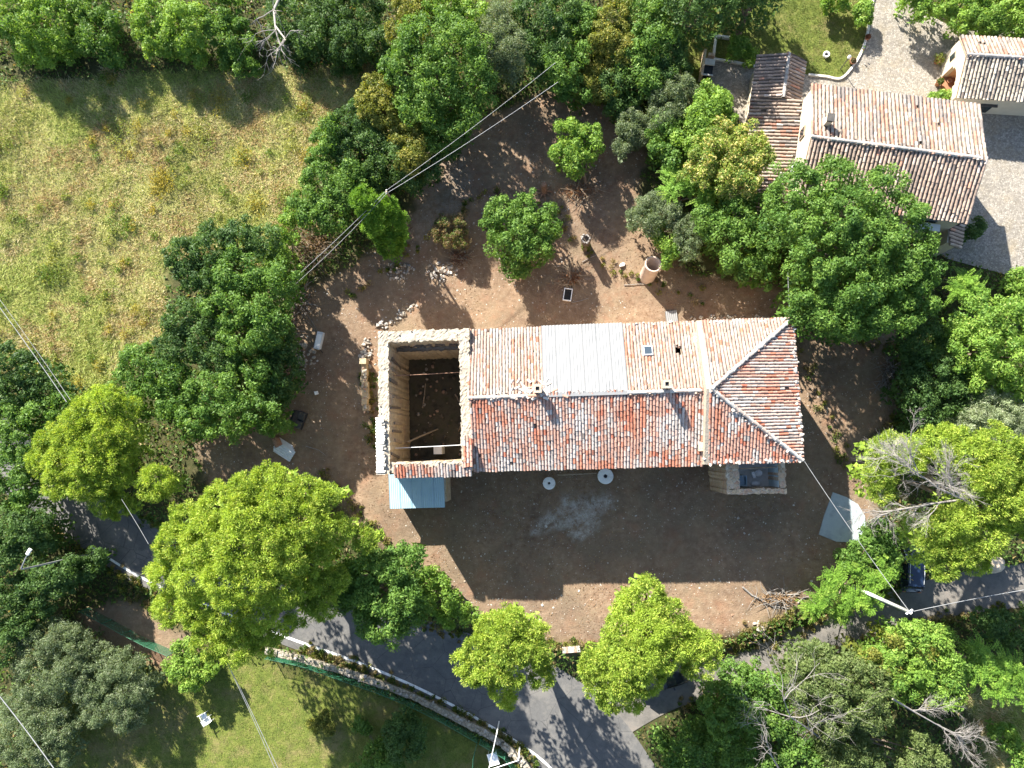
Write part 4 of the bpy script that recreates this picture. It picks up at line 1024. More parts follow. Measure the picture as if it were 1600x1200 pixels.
tree('privet_tree', 'yellow', 'yellow flowering tree inside the wood above the yard', 4.6, [(960, 30, 26), (985, 50, 22, -.2), (945, 62, 26), (975, 80, 18)], group=WG)
tree('broadleaf_tree', 'yellow', 'dull yellowish tree overhanging the shaded top of the yard', 3, [(925, 90, 30), (905, 135, 24), (940, 130, 28), (950, 105, 26)], group=WG, seed=901)
tree('broadleaf_tree', 'broad', 'tall green tree right of the yellow flowering tree in the wood', 4.2, [(1005, 25, 36), (1020, 65, 36), (990, 95, 28), (1000, 120, 28)], group=WG)
tree('broadleaf_tree', 'dark', 'round green tree at the right end of the wood beside the shaded lawn', 3.6, [(1040, 85, 32), (1050, 115, 26), (1025, 120, 24), (985, 140, 24), (960, 130, 22)], group=WG)
tree('broadleaf_tree', 'dark', 'dark tree cut by the top edge above the neighbour lawn', 7, [(1080, -5, 38), (1120, 0, 32), (1060, -25, 34)], group=WG)
tree('broadleaf_tree', 'dark', 'tree at the top edge shading the neighbour lawn', 6.5, [(1175, -28, 36), (1215, -32, 34), (1150, -5, 18, -1)], group=WG)
tree('broadleaf_tree', 'broad', 'tree just beyond the top edge casting shade over the neighbour lawn', 4, [(1095, -55, 46), (1140, -50, 44), (1180, -62, 34), (1050, -60, 40)], group=WG)
# around the meadow corner
tree('privet_tree', 'yellow', 'domed yellow flowering crown at the corner of the meadow', 5, [(590, 145, 27), (600, 170, 27), (575, 165, 20), (610, 190, 20, -.4)])
tree('privet_tree', 'yellow', 'scattered yellow flowering crown below the domed yellow one', 4.4, [(640, 200, 18), (628, 220, 18), (645, 245, 20), (635, 255, 18), (655, 225, 14)])
tree('broadleaf_tree', 'dark', 'dark leafy tree on the meadow edge under the yellow crowns', 3.6, [(555, 195, 34), (575, 235, 38), (610, 255, 36), (540, 240, 26), (580, 275, 26, -.8), (530, 215, 22, -1)])
tree('ivy_tree', 'broad', 'ivy covered shrub jutting into the meadow right edge', 4.2, [(510, 215, 20), (505, 240, 18), (520, 195, 14), (490, 243, 12, -.8)], cat='shrub')
tree('broadleaf_tree', 'broad', 'leafy green shrub behind the cypress on the meadow side', 4, [(505, 285, 30), (535, 300, 28), (480, 310, 24), (520, 335, 26), (490, 340, 22), (548, 275, 22)], cat='shrub')
tree('cypress_tree', 'cypress', 'dense bright green conifer leaning over the yard beside the cables', 5.0, [(568, 312, 19, 1.6), (582, 325, 22, .9), (596, 345, 25, 0), (608, 365, 24, -.9), (610, 385, 18, -1.6), (588, 350, 20, -.6), (616, 350, 20, -.3), (606, 328, 17, .7)])
tree('broadleaf_tree', 'dark', 'dark leafy mass under the large green tree at the yard top', 3, [(640, 275, 24), (668, 262, 22), (700, 220, 26), (665, 245, 22)], cat='shrub')
# yard trees
tree('fruit_tree', 'bright', 'small loose green tree alone in the upper yard', 3.1, [(885, 212, 20), (905, 225, 22), (922, 212, 16), (880, 240, 20), (900, 255, 22, -.3), (925, 235, 16), (895, 200, 12)], base=(915, 288), seed=77)
tree('fruit_tree', 'broad', 'round green tree standing in the middle of the north yard', 3.2, [(790, 340, 30), (825, 335, 28), (845, 360, 26), (800, 375, 34), (835, 395, 26, -.3), (805, 412, 22, -.6), (775, 360, 20), (855, 335, 14)], base=(818, 385))
tree('dry_shrub', 'dry', 'half dead brown shrub with green shoots beside the stone heap', 1.6, [(698, 355, 20), (718, 352, 16), (710, 372, 16), (685, 365, 12), (725, 375, 12)], cat='shrub')
tree('broadleaf_tree', 'dark', 'small round dark bush at the top right of the yard', 2.5, [(962, 165, 18), (972, 172, 14)], cat='shrub')
tree('olive_tree', 'olive', 'grey olive crown near the barbecue patio', 4, [(1055, 145, 22), (1040, 165, 24), (1070, 140, 18), (1030, 185, 20), (1055, 180, 16)])
tree('olive_tree', 'olive', 'lower grey olive at the right border of the shaded yard', 2.8, [(985, 195, 22), (975, 215, 18), (1000, 210, 18), (975, 235, 10)])
tree('broadleaf_tree', 'bright', 'bright green tree beside the cobbled patio of the house', 5, [(1110, 165, 28), (1095, 190, 28), (1125, 180, 22), (1080, 215, 24), (1105, 205, 22)])
tree('broadleaf_tree', 'broad', 'green shrubs between the two grey olives and the flowering tree', 3.8, [(1035, 205, 22), (1050, 225, 22), (1060, 250, 22), (1030, 230, 18), (1060, 205, 18)], cat='shrub')
tree('flowering_tree', 'bloom', 'green tree dotted with cream blossom in front of the west wing', 5.5, [(1130, 220, 30), (1165, 225, 28), (1105, 245, 28), (1145, 250, 34), (1180, 250, 26), (1120, 280, 30), (1160, 285, 28), (1090, 270, 22, -.5)])
tree('acacia_tree', 'frond', 'feathery green shrub at the foot of the blossom dotted tree', 4, [(1050, 275, 22), (1075, 290, 24), (1050, 300, 18), (1100, 310, 22)], cat='shrub')
tree('olive_tree', 'olive', 'grey olive beside the concrete pipe', 3.2, [(1020, 330, 24), (1040, 335, 22), (995, 340, 18), (1070, 355, 20), (1080, 375, 20), (1020, 350, 16), (1075, 395, 12)])
tree('fig_shrub', 'bright', 'fresh green shoots partly covering the mouth of the concrete pipe', 2.6, [(1048, 385, 17), (1035, 362, 14), (1045, 405, 12), (1060, 375, 12), (1030, 355, 10)], cat='shrub')
tree('broadleaf_tree', 'broad', 'green tree between the olive by the pipe and the huge oak', 4.5, [(1150, 340, 32), (1130, 370, 28), (1165, 385, 32), (1190, 330, 30), (1180, 420, 30, -.5), (1150, 400, 24), (1100, 345, 20)])
tree('oak_tree', 'broad', 'huge spreading green oak between the farmhouse and the neighbour house', 8, [(1245, 300, 44), (1300, 290, 42, .3), (1260, 345, 42, .4), (1320, 340, 46, .8), (1375, 300, 36), (1395, 340, 42, .2), (1360, 385, 44, .6), (1285, 400, 44, .5), (1225, 350, 30, -.5), (1420, 385, 36, -.2), (1400, 430, 40), (1330, 440, 44, .3), (1270, 450, 34, -.2), (1300, 490, 36, -.4), (1250, 485, 22, -1), (1360, 490, 36, -.5), (1440, 430, 26, -.8), (1430, 470, 28, -1), (1340, 510, 24, -1.2), (1400, 490, 30, -1)], base=(1345, 440), seed=500)
# right side
tree('palm_shrub', 'frond', 'feathery shrub with long leaves below the courtyard', 3, [(1510, 440, 24), (1495, 455, 20), (1525, 455, 18)], cat='shrub')
tree('broadleaf_tree', 'bright', 'small bright bush at the right edge below the courtyard', 2, [(1590, 440, 20), (1605, 455, 18), (1598, 470, 12)], cat='shrub')
tree('broadleaf_tree', 'bright', 'wide bright green tree at the right edge beside the yard', 6, [(1540, 500, 36), (1580, 510, 38), (1520, 545, 36), (1570, 560, 42), (1600, 560, 30), (1545, 590, 32, -.5), (1590, 600, 28, -.5), (1505, 520, 22, -.5)])
tree('broadleaf_tree', 'dark', 'shaded dark tree right of the yard below the huge oak', 4.5, [(1440, 535, 34), (1460, 575, 36), (1430, 610, 30), (1480, 620, 30), (1445, 650, 28, -.5), (1495, 580, 24)])
tree('tamarisk_tree', 'pale', 'pale silvery feathery tree behind the right hand pine', 5, [(1540, 640, 28), (1575, 635, 30), (1600, 650, 30), (1555, 665, 24), (1520, 655, 18), (1590, 610, 18, -.3), (1480, 660, 12, -1)])
tree('broadleaf_tree', 'dark', 'dark green bush between the silvery tree and the yard', 3, [(1430, 680, 22), (1450, 672, 20), (1415, 690, 14)], cat='shrub')
tree('pine_tree', 'pine', 'yellow green pine at the right edge around grey dead branches', 10, [(1390, 705, 26, -1), (1375, 740, 22, -1.2), (1420, 720, 24, -.6), (1470, 695, 30), (1515, 705, 34, .6), (1560, 705, 34, .4), (1595, 730, 32), (1540, 745, 34, .8), (1570, 785, 34, .3), (1530, 790, 28), (1380, 770, 16, -1.5), (1595, 810, 26, -.5), (1462, 848, 24, -1), (1470, 825, 24, -.6), (1500, 815, 22), (1475, 885, 20, -1.2), (1505, 855, 26, -.8), (1540, 840, 26, -.6), (1525, 880, 16, -1.4)], base=(1490, 790), seed=610)
tree('acacia_shrub', 'frond', 'feathery bright green shrub beside the lane and the white pole', 2.3, [(1300, 905, 24), (1335, 890, 26), (1365, 910, 22), (1285, 935, 22), (1325, 935, 26), (1355, 940, 20), (1270, 950, 16, -.6), (1390, 890, 20), (1310, 960, 16, -.6), (1375, 865, 18)], cat='shrub')
tree('broadleaf_shrub', 'broad', 'green bush next to the pale slab', 2, [(1370, 835, 22), (1388, 848, 20), (1350, 860, 20), (1392, 872, 16), (1330, 875, 18)], cat='shrub')
tree('hedge_shrub', 'bright', 'bright green hedge along the top right corner', 2.2, [(1470, 5, 24), (1520, 20, 26), (1560, 25, 28), (1600, 35, 26), (1500, 35, 16), (1545, 45, 14), (1425, -5, 18), (1590, 5, 24), (1440, 15, 12)], cat='hedge')
tree('round_bush', 'bright', 'round clipped bush at the top edge of the neighbour lawn', 1.2, [(1302, 2, 19), (1296, 8, 12)], cat='shrub')
tree('round_bush', 'bright', 'round bush beside the kerb at the top of the cobbled court', 1.1, [(1346, 22, 14), (1350, 30, 10), (1342, 12, 9)], cat='shrub')
tree('rose_bush', 'bright', 'yellow green bush against the garage corner and the house roof', 1.2, [(1468, 151, 10), (1478, 152, 8), (1458, 155, 7)], cat='shrub')
tree('rose_bush', 'bright', 'leafy bush in the bed above the cobbled patio', 1.5, [(1145, 84, 10), (1160, 75, 14), (1172, 92, 12), (1150, 66, 10)], cat='shrub')
tree('wall_vine', 'dark', 'dark creeper at the south east corner of the neighbour house', 1.4, [(1520, 365, 10), (1530, 350, 7), (1500, 375, 10)], cat='shrub')
# left side thicket
TG = 'trees of the thicket between meadow and yard'
tree('broadleaf_tree', 'dark', 'dark green tree at the upper tip of the left thicket', 5.5, [(290, 400, 30), (330, 390, 34), (375, 375, 30), (330, 425, 30), (300, 430, 24), (410, 380, 26), (275, 415, 16)], group=TG)
tree('broadleaf_tree', 'broad', 'bulging green tree in the middle of the left thicket', 5.8, [(370, 430, 36), (400, 470, 40), (360, 480, 36), (430, 440, 30), (415, 510, 34), (380, 525, 30)], group=TG)
tree('broadleaf_tree', 'dark', 'green tree on the meadow side of the left thicket', 5, [(290, 500, 34), (320, 530, 36), (275, 545, 30), (330, 490, 26), (345, 560, 30)], group=TG)
tree('broadleaf_tree', 'broad', 'green tree at the lower meadow end of the left thicket', 5, [(225, 570, 34), (260, 590, 34), (200, 600, 26), (235, 620, 30), (275, 625, 28)], group=TG)
tree('broadleaf_tree', 'broad', 'leafy tree in the lower part of the left thicket by the yard', 5, [(330, 620, 38), (370, 600, 36), (360, 650, 36), (310, 660, 30), (410, 640, 28), (400, 580, 28), (430, 665, 18, -1)], group=TG)
tree('broadleaf_tree', 'dark', 'shaded tree of the left thicket nearest the rubble in the yard', 4, [(435, 540, 28), (440, 580, 26), (425, 610, 26), (455, 600, 16, -.5)], group=TG)
tree('broadleaf_tree', 'bright', 'light green shrub above the brush pile at the thicket', 3, [(440, 395, 22), (430, 430, 20), (455, 425, 16), (445, 360, 18), (465, 335, 16)], cat='shrub', group=TG)
# left edge
tree('broadleaf_tree', 'dark', 'dark tree at the left edge below the meadow', 5, [(10, 570, 36), (45, 580, 32), (25, 610, 34), (70, 610, 24), (-10, 620, 30)])
tree('broadleaf_tree', 'broad', 'green tree between the dark left edge tree and the left pine', 5, [(20, 650, 34), (60, 650, 30), (95, 640, 24), (40, 690, 30), (85, 685, 24)])
tree('broadleaf_tree', 'broad', 'hazy green shrub left of the left pine', 4, [(20, 730, 30), (45, 755, 28), (15, 770, 28), (45, 795, 20)], cat='shrub')
tree('broadleaf_tree', 'dark', 'dark tree above the street lamp', 4.5, [(20, 830, 34), (55, 825, 28), (15, 870, 26), (70, 850, 18, -.5), (-10, 850, 30)])
tree('fig_tree', 'dark', 'dark large leaved tree under the street lamp', 4, [(75, 900, 24), (55, 925, 24), (100, 888, 22), (65, 945, 18, -.5), (90, 915, 16), (130, 888, 18, -.8), (112, 905, 16, -.6), (150, 870, 15, -1.5)], seed=333)
tree('broadleaf_tree', 'dark', 'dark tree on the left edge below the street lamp', 4, [(10, 950, 34), (25, 985, 26), (0, 1010, 30), (15, 915, 22)])
tree('pine_tree', 'pine', 'yellow green pine at the left beside the road bend', 7, [(165, 632, 30, .2), (130, 648, 26), (195, 640, 24, -.3), (85, 690, 26, -.3), (115, 680, 28, .4), (150, 680, 30, .6), (190, 675, 26), (70, 720, 24, -.5), (100, 725, 28, .3), (140, 720, 28, .5), (175, 718, 24, .2), (95, 755, 24, -.2), (130, 755, 26, .2), (165, 750, 24), (190, 745, 18, -.4), (245, 755, 27, -.5), (165, 785, 22, -.8), (185, 795, 16, -1.2), (200, 705, 16, -.5)], base=(222, 752), seed=620)
tree('pine_tree', 'pine', 'biggest yellow green pine covering the road left of the yard', 11, [(420, 750, 26, -.4), (390, 765, 28), (345, 790, 32, .2), (385, 805, 36, .8), (435, 790, 32, .2), (480, 770, 24, -.5), (510, 775, 18, -.8), (470, 820, 30), (300, 815, 30, -.2), (275, 850, 30, -.2), (325, 845, 36, .6), (370, 855, 38, 1), (415, 850, 36, .8), (265, 895, 28, -.4), (305, 900, 34, .4), (355, 910, 36, .8), (400, 905, 34, .6), (450, 870, 30, .2), (500, 830, 24, -.8), (270, 950, 26, -.8), (310, 950, 30), (360, 960, 32, .2), (405, 955, 28), (445, 920, 28, -.4), (330, 1000, 28, -.6), (370, 1010, 28, -.5), (415, 1000, 22, -1), (490, 875, 24, -1.2), (530, 830, 22, -1.6), (480, 910, 20, -1.6), (570, 845, 18, -2.2), (505, 945, 22, -2.4), (520, 905, 22, -2.2), (470, 955, 22, -1.8)], base=(470, 850), seed=630)
tree('holm_oak', 'broad', 'dense mid green tree right of the biggest pine over the road', 7, [(600, 900, 32), (570, 890, 26), (630, 880, 28), (590, 940, 34), (625, 930, 30), (560, 930, 24, -.5), (605, 975, 28, -.3), (570, 970, 22, -.5), (640, 960, 22, -.8), (540, 900, 24, -.8), (530, 935, 20, -1.2)])
tree('broadleaf_shrub', 'bright', 'light green bush on the yard bank above the road', 2.5, [(668, 900, 16), (690, 920, 18), (670, 945, 16), (710, 940, 16), (735, 960, 14), (700, 965, 16), (650, 925, 14)], cat='shrub')
tree('pine_tree', 'pine', 'small yellow green pine on the bank at the bottom centre', 9, [(800, 975, 24, .2), (770, 985, 24), (830, 990, 22), (795, 1010, 28, .6), (750, 1010, 22), (835, 1020, 22), (765, 1040, 24), (800, 1045, 24, .2), (740, 1050, 18, -.5), (845, 1055, 18, -.5), (785, 1075, 20, -.5), (720, 1035, 14, -.8), (795, 1097, 10, -1.2)], base=(812, 980), seed=640)
tree('pine_tree', 'pine', 'yellow green pine at the bottom right of centre above the dark car', 9.5, [(1010, 928, 24), (985, 950, 24), (1045, 960, 24), (975, 985, 28, .2), (1015, 985, 30, .8), (1055, 990, 26), (960, 1020, 26), (1000, 1030, 32, .8), (1040, 1020, 26, .6), (1085, 1005, 22, -.2), (1105, 1015, 22, -.4), (930, 1040, 22, -.2), (970, 1060, 28, .2), (1010, 1060, 24), (1090, 1035, 22, -.2), (930, 1075, 18, -.6), (955, 1090, 20, -.5), (990, 1090, 18, -.5), (1065, 1010, 20)], base=(990, 965), seed=650)
# bottom left
tree('olive_tree', 'olive', 'large grey green olive at the bottom left, upper of the two round ones', 3.2, [(80, 1000, 34), (115, 1010, 30), (60, 1030, 30), (100, 1045, 34), (60, 1065, 28), (125, 1040, 24), (45, 1000, 22)])
tree('olive_tree', 'olive', 'round grey green olive at the bottom left nearest the white chairs', 2.8, [(165, 1040, 30), (195, 1050, 30), (150, 1070, 30), (185, 1085, 34), (215, 1075, 24), (160, 1105, 26), (200, 1115, 24), (235, 1065, 12, -.6)])
tree('olive_tree', 'olive', 'grey green olive cut by the bottom left corner', 3, [(40, 1110, 34), (75, 1120, 30), (25, 1150, 32), (70, 1155, 30), (100, 1140, 22), (50, 1185, 28), (95, 1180, 20)])
tree('broadleaf_shrub', 'bright', 'fresh green shrub under the biggest pine by the lawn', 1.8, [(290, 1015, 18), (280, 1040, 20), (305, 1035, 18), (300, 1060, 18), (325, 1050, 14)], cat='shrub')
tree('laurel_bush', 'dark', 'round dark green bush on the lawn by the road wall', 2.2, [(630, 1128, 22), (615, 1145, 20), (645, 1145, 20), (630, 1165, 22), (650, 1165, 14)], cat='shrub')
tree('laurel_bush', 'broad', 'low green bush cut by the bottom edge on the lawn', 1.6, [(590, 1180, 20), (570, 1195, 18), (610, 1195, 18), (560, 1130, 9, -.8), (572, 1135, 8, -.8)], cat='shrub')
tree('yellow_shrub', 'yellow', 'thin yellowing shrub in the middle of the lawn', 1.0, [(505, 1125, 8), (495, 1135, 9), (515, 1140, 8), (508, 1115, 6)], cat='shrub')
# bottom right
BG = 'trees and bushes south of the lane'
tree('broadleaf_tree', 'dull', 'wide dull green tree south of the lane between two dead trees', 5.5, [(1270, 1040, 34), (1310, 1050, 36), (1280, 1085, 36), (1325, 1090, 36), (1250, 1065, 26), (1355, 1070, 30), (1355, 1110, 28), (1300, 1120, 28)], group=BG, seed=71)
tree('broadleaf_tree', 'bright', 'bright green tree with yellow sprays south of the lane', 5, [(1420, 1000, 28), (1455, 1010, 30), (1400, 1030, 28), (1440, 1045, 32), (1480, 1040, 30), (1470, 1075, 26), (1410, 1065, 26), (1380, 1040, 24)], group=BG)
tree('privet_tree', 'yellow', 'small yellow spray in the bright tree south of the lane', 5.6, [(1445, 1020, 12), (1455, 1095, 12, -1), (1400, 1000, 12), (1355, 1025, 12), (1390, 1045, 12)], group=BG)
tree('acacia_tree', 'frond', 'feathery green tree in the lower right corner', 5, [(1530, 1020, 28), (1560, 1040, 30), (1530, 1060, 28), (1590, 1050, 28), (1500, 1045, 22), (1560, 1080, 24), (1600, 1085, 20)], group=BG)
tree('broadleaf_tree', 'broad', 'dark tree under the white dead tree at the bottom', 4.5, [(1150, 1065, 24), (1190, 1070, 26), (1120, 1095, 24), (1160, 1110, 28), (1205, 1115, 28), (1130, 1130, 24)], group=BG)
tree('broadleaf_tree', 'broad', 'green bush on the bottom edge right of the road junction', 3.5, [(1080, 1165, 24), (1110, 1175, 26), (1060, 1190, 20), (1140, 1185, 24), (1095, 1140, 16, -.5), (1030, 1160, 14, -1)], group=BG, cat='shrub')
tree('broadleaf_tree', 'broad', 'dark green tree at the bottom edge under the dead trees', 4, [(1210, 1160, 30), (1180, 1185, 28), (1245, 1185, 26), (1240, 1145, 22)], group=BG)
tree('broadleaf_tree', 'dull', 'grey green bush at the bottom between the dead trees', 4, [(1320, 1160, 28), (1345, 1185, 26), (1300, 1190, 26), (1330, 1140, 20), (1430, 1170, 20), (1455, 1190, 20), (1420, 1195, 18)], group=BG, cat='shrub', seed=72)
tree('broadleaf_shrub', 'bright', 'low bright shrub at the lower right edge', 1.5, [(1570, 1150, 14), (1585, 1170, 14), (1560, 1140, 10), (1595, 1190, 12)], group=BG, cat='shrub')
tree('broadleaf_tree', 'dark', 'dark shaded tree at the right edge below the lane', 3.5, [(1560, 975, 20), (1595, 985, 24), (1580, 1000, 20)], group=BG)


# dead trees
def dead(name, label, pts, r0, seed, depth=4, kids=(3, 5), spread=.6, lenf=.72, lift=.0, sub=.8):
    rr = random.Random(seed); P = [Vector(p) for p in pts]; o = thing(name, label, 'dead tree', tuple(P[0])); b = P[0]; mb = MB()
    mb.tube([p - b for p in P], [r0 * (1 - .6 * i / (len(P) - 1)) for i in range(len(P))], 7)
    mb.build('trunk', M['deadwood'], o, True); tw = MB()

    def grow(p, d, L, r, k):
        pts_ = [p]; q = p; dd_ = d.copy()
        for i in range(3):
            dd_ = (dd_ + Vector((rr.gauss(0, .22), rr.gauss(0, .22), rr.gauss(lift, .15)))).normalized(); q = q + dd_ * L / 3; pts_.append(q)
        tw.tube(pts_, [r, r * .85, r * .7, r * .5], 3 if k < 2 else 5, cap=False)
        if k <= 0: return
        for i in range(rr.randint(*kids)):
            st = pts_[rr.randint(1, 3)]; nd = (dd_ + Vector((rr.gauss(0, spread), rr.gauss(0, spread), rr.gauss(lift, spread * .6)))).normalized()
            grow(st, nd, L * lenf * rr.uniform(.7, 1.15), r * .58, k - 1)
    for i in range(1, len(P)):
        d = (P[i] - P[i - 1]).normalized()
        for j in range(2 if i < len(P) - 1 else 3):
            grow(P[i] - b, (d + Vector((rr.gauss(0, spread), rr.gauss(0, spread), rr.gauss(lift, .3)))).normalized(), (P[-1] - P[0]).length * .3 * sub, r0 * .45, depth - 1)
    tw.build('branches', M['deadwood'], o); return o


def at(px, py, z): x, y = W0(px, py, z); return (x, y, z)


dead('dead_tree', 'grey leafless tree reaching over the wood edge above the meadow', [at(440, -10, 4), at(428, 15, 6.5), at(430, 40, 7.5), at(445, 60, 8)], .12, 4, 4, (2, 3), .5, .75)
dead('dead_tree', 'white bare tree with curling branches at the lower right of the junction', [at(1290, 1160, 1.5), at(1265, 1140, 4.5), at(1235, 1120, 6.2), at(1225, 1095, 7)], .075, 9, 5, (2, 3), .6, .78)
dead('dead_tree', 'small white snag at the bottom edge under the bare tree', [at(1225, 1215, 2), at(1205, 1180, 5), at(1198, 1160, 5.5)], .07, 12, 4, (2, 3), .5, .7)
dead('dead_tree', 'fallen looking grey brushy dead tree in the lower right', [at(1395, 1092, 6), at(1425, 1110, 5.6), at(1460, 1130, 5.2), at(1495, 1150, 4.6)], .07, 21, 5, (3, 4), .34, .72)
dead('dead_tree', 'dense grey dead branches inside the right hand pine', [at(1530, 788, 9), at(1500, 778, 10.6), at(1465, 762, 11.2), at(1435, 740, 11.4)], .085, 31, 5, (3, 5), .3, .72, sub=1.0)
dead('dead_tree', 'grey dead boughs trailing below the right hand pine towards the slab', [at(1510, 780, 9), at(1470, 785, 10), at(1430, 792, 10), at(1395, 798, 9.4)], .075, 37, 5, (3, 4), .3, .72, sub=.9)

# ------------------------------------------------------------------ cover: grass, undergrowth, litter (nobody could count it)
rg = np.random.default_rng(99)


def scatter(poly, n, rng):
    xs_ = [p[0] for p in poly]; ys_ = [p[1] for p in poly]; x0, x1, y0, y1 = max(min(xs_), -52), min(max(xs_), 41), max(min(ys_), -30), min(max(ys_), 45)
    x = rng.uniform(x0, x1, n); y = rng.uniform(y0, y1, n); k = zone(x, y, poly, .8, 2) > .4; return x[k], y[k]


def blades(x, y, h, lean, w, col, rng, per):
    N = len(x); z = gh(x, y); X_ = np.repeat(x, per) + rng.normal(0, .10, N * per); Y_ = np.repeat(y, per) + rng.normal(0, .10, N * per); Z_ = np.repeat(z, per) - .03
    H_ = np.repeat(h, per) * rng.uniform(.5, 1.2, N * per); a = rng.uniform(0, 2 * np.pi, N * per); ln = H_ * (lean + rng.uniform(0, 1.2, N * per)); wind = np.repeat(lean, per) if hasattr(lean, '__len__') else lean
    dx = np.cos(a) * ln * .7 + .25 * H_ * np.repeat(fbm(x * .2, y * .2, 71) - .5, per) * 4; dy = np.sin(a) * ln * .7 - .25 * H_ * np.repeat(fbm(x * .2, y * .2, 72) - .5, per) * 4
    bx_ = -np.sin(a) * w * .5; by_ = np.cos(a) * w * .5
    V = np.stack([np.stack([X_ - bx_, Y_ - by_, Z_], 1), np.stack([X_ + bx_, Y_ + by_, Z_], 1), np.stack([X_ + dx, Y_ + dy, Z_ + H_], 1)], 1).reshape(-1, 3)
    C = np.repeat(col, per, 0) * rng.uniform(.75, 1.25, (N * per, 1)); return V, np.repeat(C, 3, 0)


x, y = scatter(FIELD, 60000, rg); x2, y2 = scatter(DRY, 2500, rg); x = np.concatenate([x, x2]); y = np.concatenate([y, y2]); u = fbm(x * .16, y * .16, 40); v = fbm(x * .5, y * .5, 41) + rg.normal(0, .10, len(x))
straw, yg, gr_, tan = np.array([.55, .48, .285]), np.array([.39, .41, .135]), np.array([.17, .27, .05]), np.array([.44, .33, .17])
col = np.where((v > .60)[:, None], yg, np.where((v > .47)[:, None], straw * .6 + yg * .4, np.where((v > .38)[:, None], straw, tan)))
col = np.where(((u + .3 * (v - .5)) > .60)[:, None], yg * .8 + gr_ * .3, col); col = np.where((rg.random(len(x)) < .10)[:, None], gr_, col)
hgt = .12 + .55 * fbm(x * 1.3, y * 1.3, 45) * fbm(x * .45, y * .45, 44) * rg.uniform(.6, 1.2, len(x))
V, C = blades(x, y, hgt, .8, .055, col, rg, 4)
tag(put('meadow_grass', raw_mesh('meadow_grass', V, [np.arange(len(V)).reshape(-1, 3)], M['grass'], C)), 'long yellow green and straw coloured meadow grass', 'grass', kind='stuff')
# taller weed clumps in the meadow
x, y = scatter(FIELD, 330, rg); k = fbm(x * .12, y * .12, 77) > .44; x, y = x[k], y[k]; Vs, Cs = [], []
for i in range(len(x)):
    r = rg.uniform(.15, .45) + 1.0 * rg.random() ** 4; n = int(30 + 170 * r * r + 60 * r); c_ = sph(n, rg, -.1) * r * (rg.random((n, 1)) ** .6) * [1.0, 1.3, min(.5, .2 / r)] + rg.normal(0, .12, (n, 3)) * [1, 1, .3] + [x[i], y[i], float(gh(x[i], y[i])) + .2]; cl = [gr_ * .9, yg, gr_ * .5 + yg * .4, np.array([.42, .36, .08])][i % 4] * rg.uniform(.6, 1.1, (n, 1))
    V, _, C_ = leaves(c_, sph(n, rg, 0), .2, .07, cl, rg); Vs.append(V); Cs.append(C_)
V = np.concatenate(Vs); tag(put('meadow_weeds', raw_mesh('meadow_weeds', V, [np.arange(len(V)).reshape(-1, 4)], M['leaf'], np.concatenate(Cs))), 'green weed clumps scattered through the meadow', 'weeds', kind='stuff')
# lawn
Vs, Cs = [], []
for P_ in (LAWNA, LAWNB):
    x, y = scatter(P_, 16000, rg); k = zone(x, y, BARE, .5, 2) < .3; x, y = x[k], y[k]; v = fbm(x * .5, y * .5, 61)
    col = np.where((v > .52)[:, None], [.19, .205, .055], [.125, .165, .035]) * rg.uniform(.8, 1.2, (len(x), 1)); col = np.where((rg.random(len(x)) < .5 * (fbm(x * .3, y * .3, 66) - .3))[:, None], [.26, .22, .10], col)
    V, C = blades(x, y, np.full(len(x), .11), .9, .055, col, rg, 4); Vs.append(V); Cs.append(C)
V = np.concatenate(Vs); tag(put('lawn_grass', raw_mesh('lawn_grass', V, [np.arange(len(V)).reshape(-1, 3)], M['grass'], np.concatenate(Cs))), 'short green lawn grass below the road wall and by the courtyard', 'grass', kind='stuff')
# undergrowth in the rest
N = 200000; x = rg.uniform(-52, 41, N); y = rg.uniform(-30, 45, N)
ROADP = [tuple(p) for p in catmull(OUT, 3)] + [tuple(p) for p in catmull(FAR, 3)][::-1]
LANEP = Lz([(960, 1160), (1060, 1105), (1200, 1062), (1330, 1012), (1460, 968), (1600, 948), (1780, 915), (1780, 850), (1600, 878), (1440, 905), (1300, 958), (1180, 1000), (1020, 1038), (880, 1085)])
bad = zone(x, y, YARD, .5, 2) > .3
for P_ in (FIELD, LAWNA, LAWNB, COURT, ROADP, LANEP, BARE, DRY): bad |= inpoly(x, y, P_)
x, y = x[~bad], y[~bad]; v = fbm(x * .35, y * .35, 90); k = v > .33; x, y, v = x[k], y[k], v[k]; N = len(x)
P = np.stack([x, y, gh(x, y) + rg.uniform(.02, .9, N) * np.clip((v - .30) * 3, .1, 1)], 1)
cl = np.where((rg.random(N) < .15)[:, None], [.26, .20, .08], np.where((rg.random(N) < .5)[:, None], [.07, .14, .025], [.12, .20, .04])) * rg.uniform(.7, 1.2, (N, 1))
V, F_, C_ = leaves(P, np.tile([0, 0, 1.0], (N, 1)), .26, .16, cl, rg, tri=True, spread=.8)
tag(put('undergrowth', raw_mesh('undergrowth', V, F_, M['leaf'], C_)), 'low green undergrowth beneath the trees', 'undergrowth', kind='stuff')
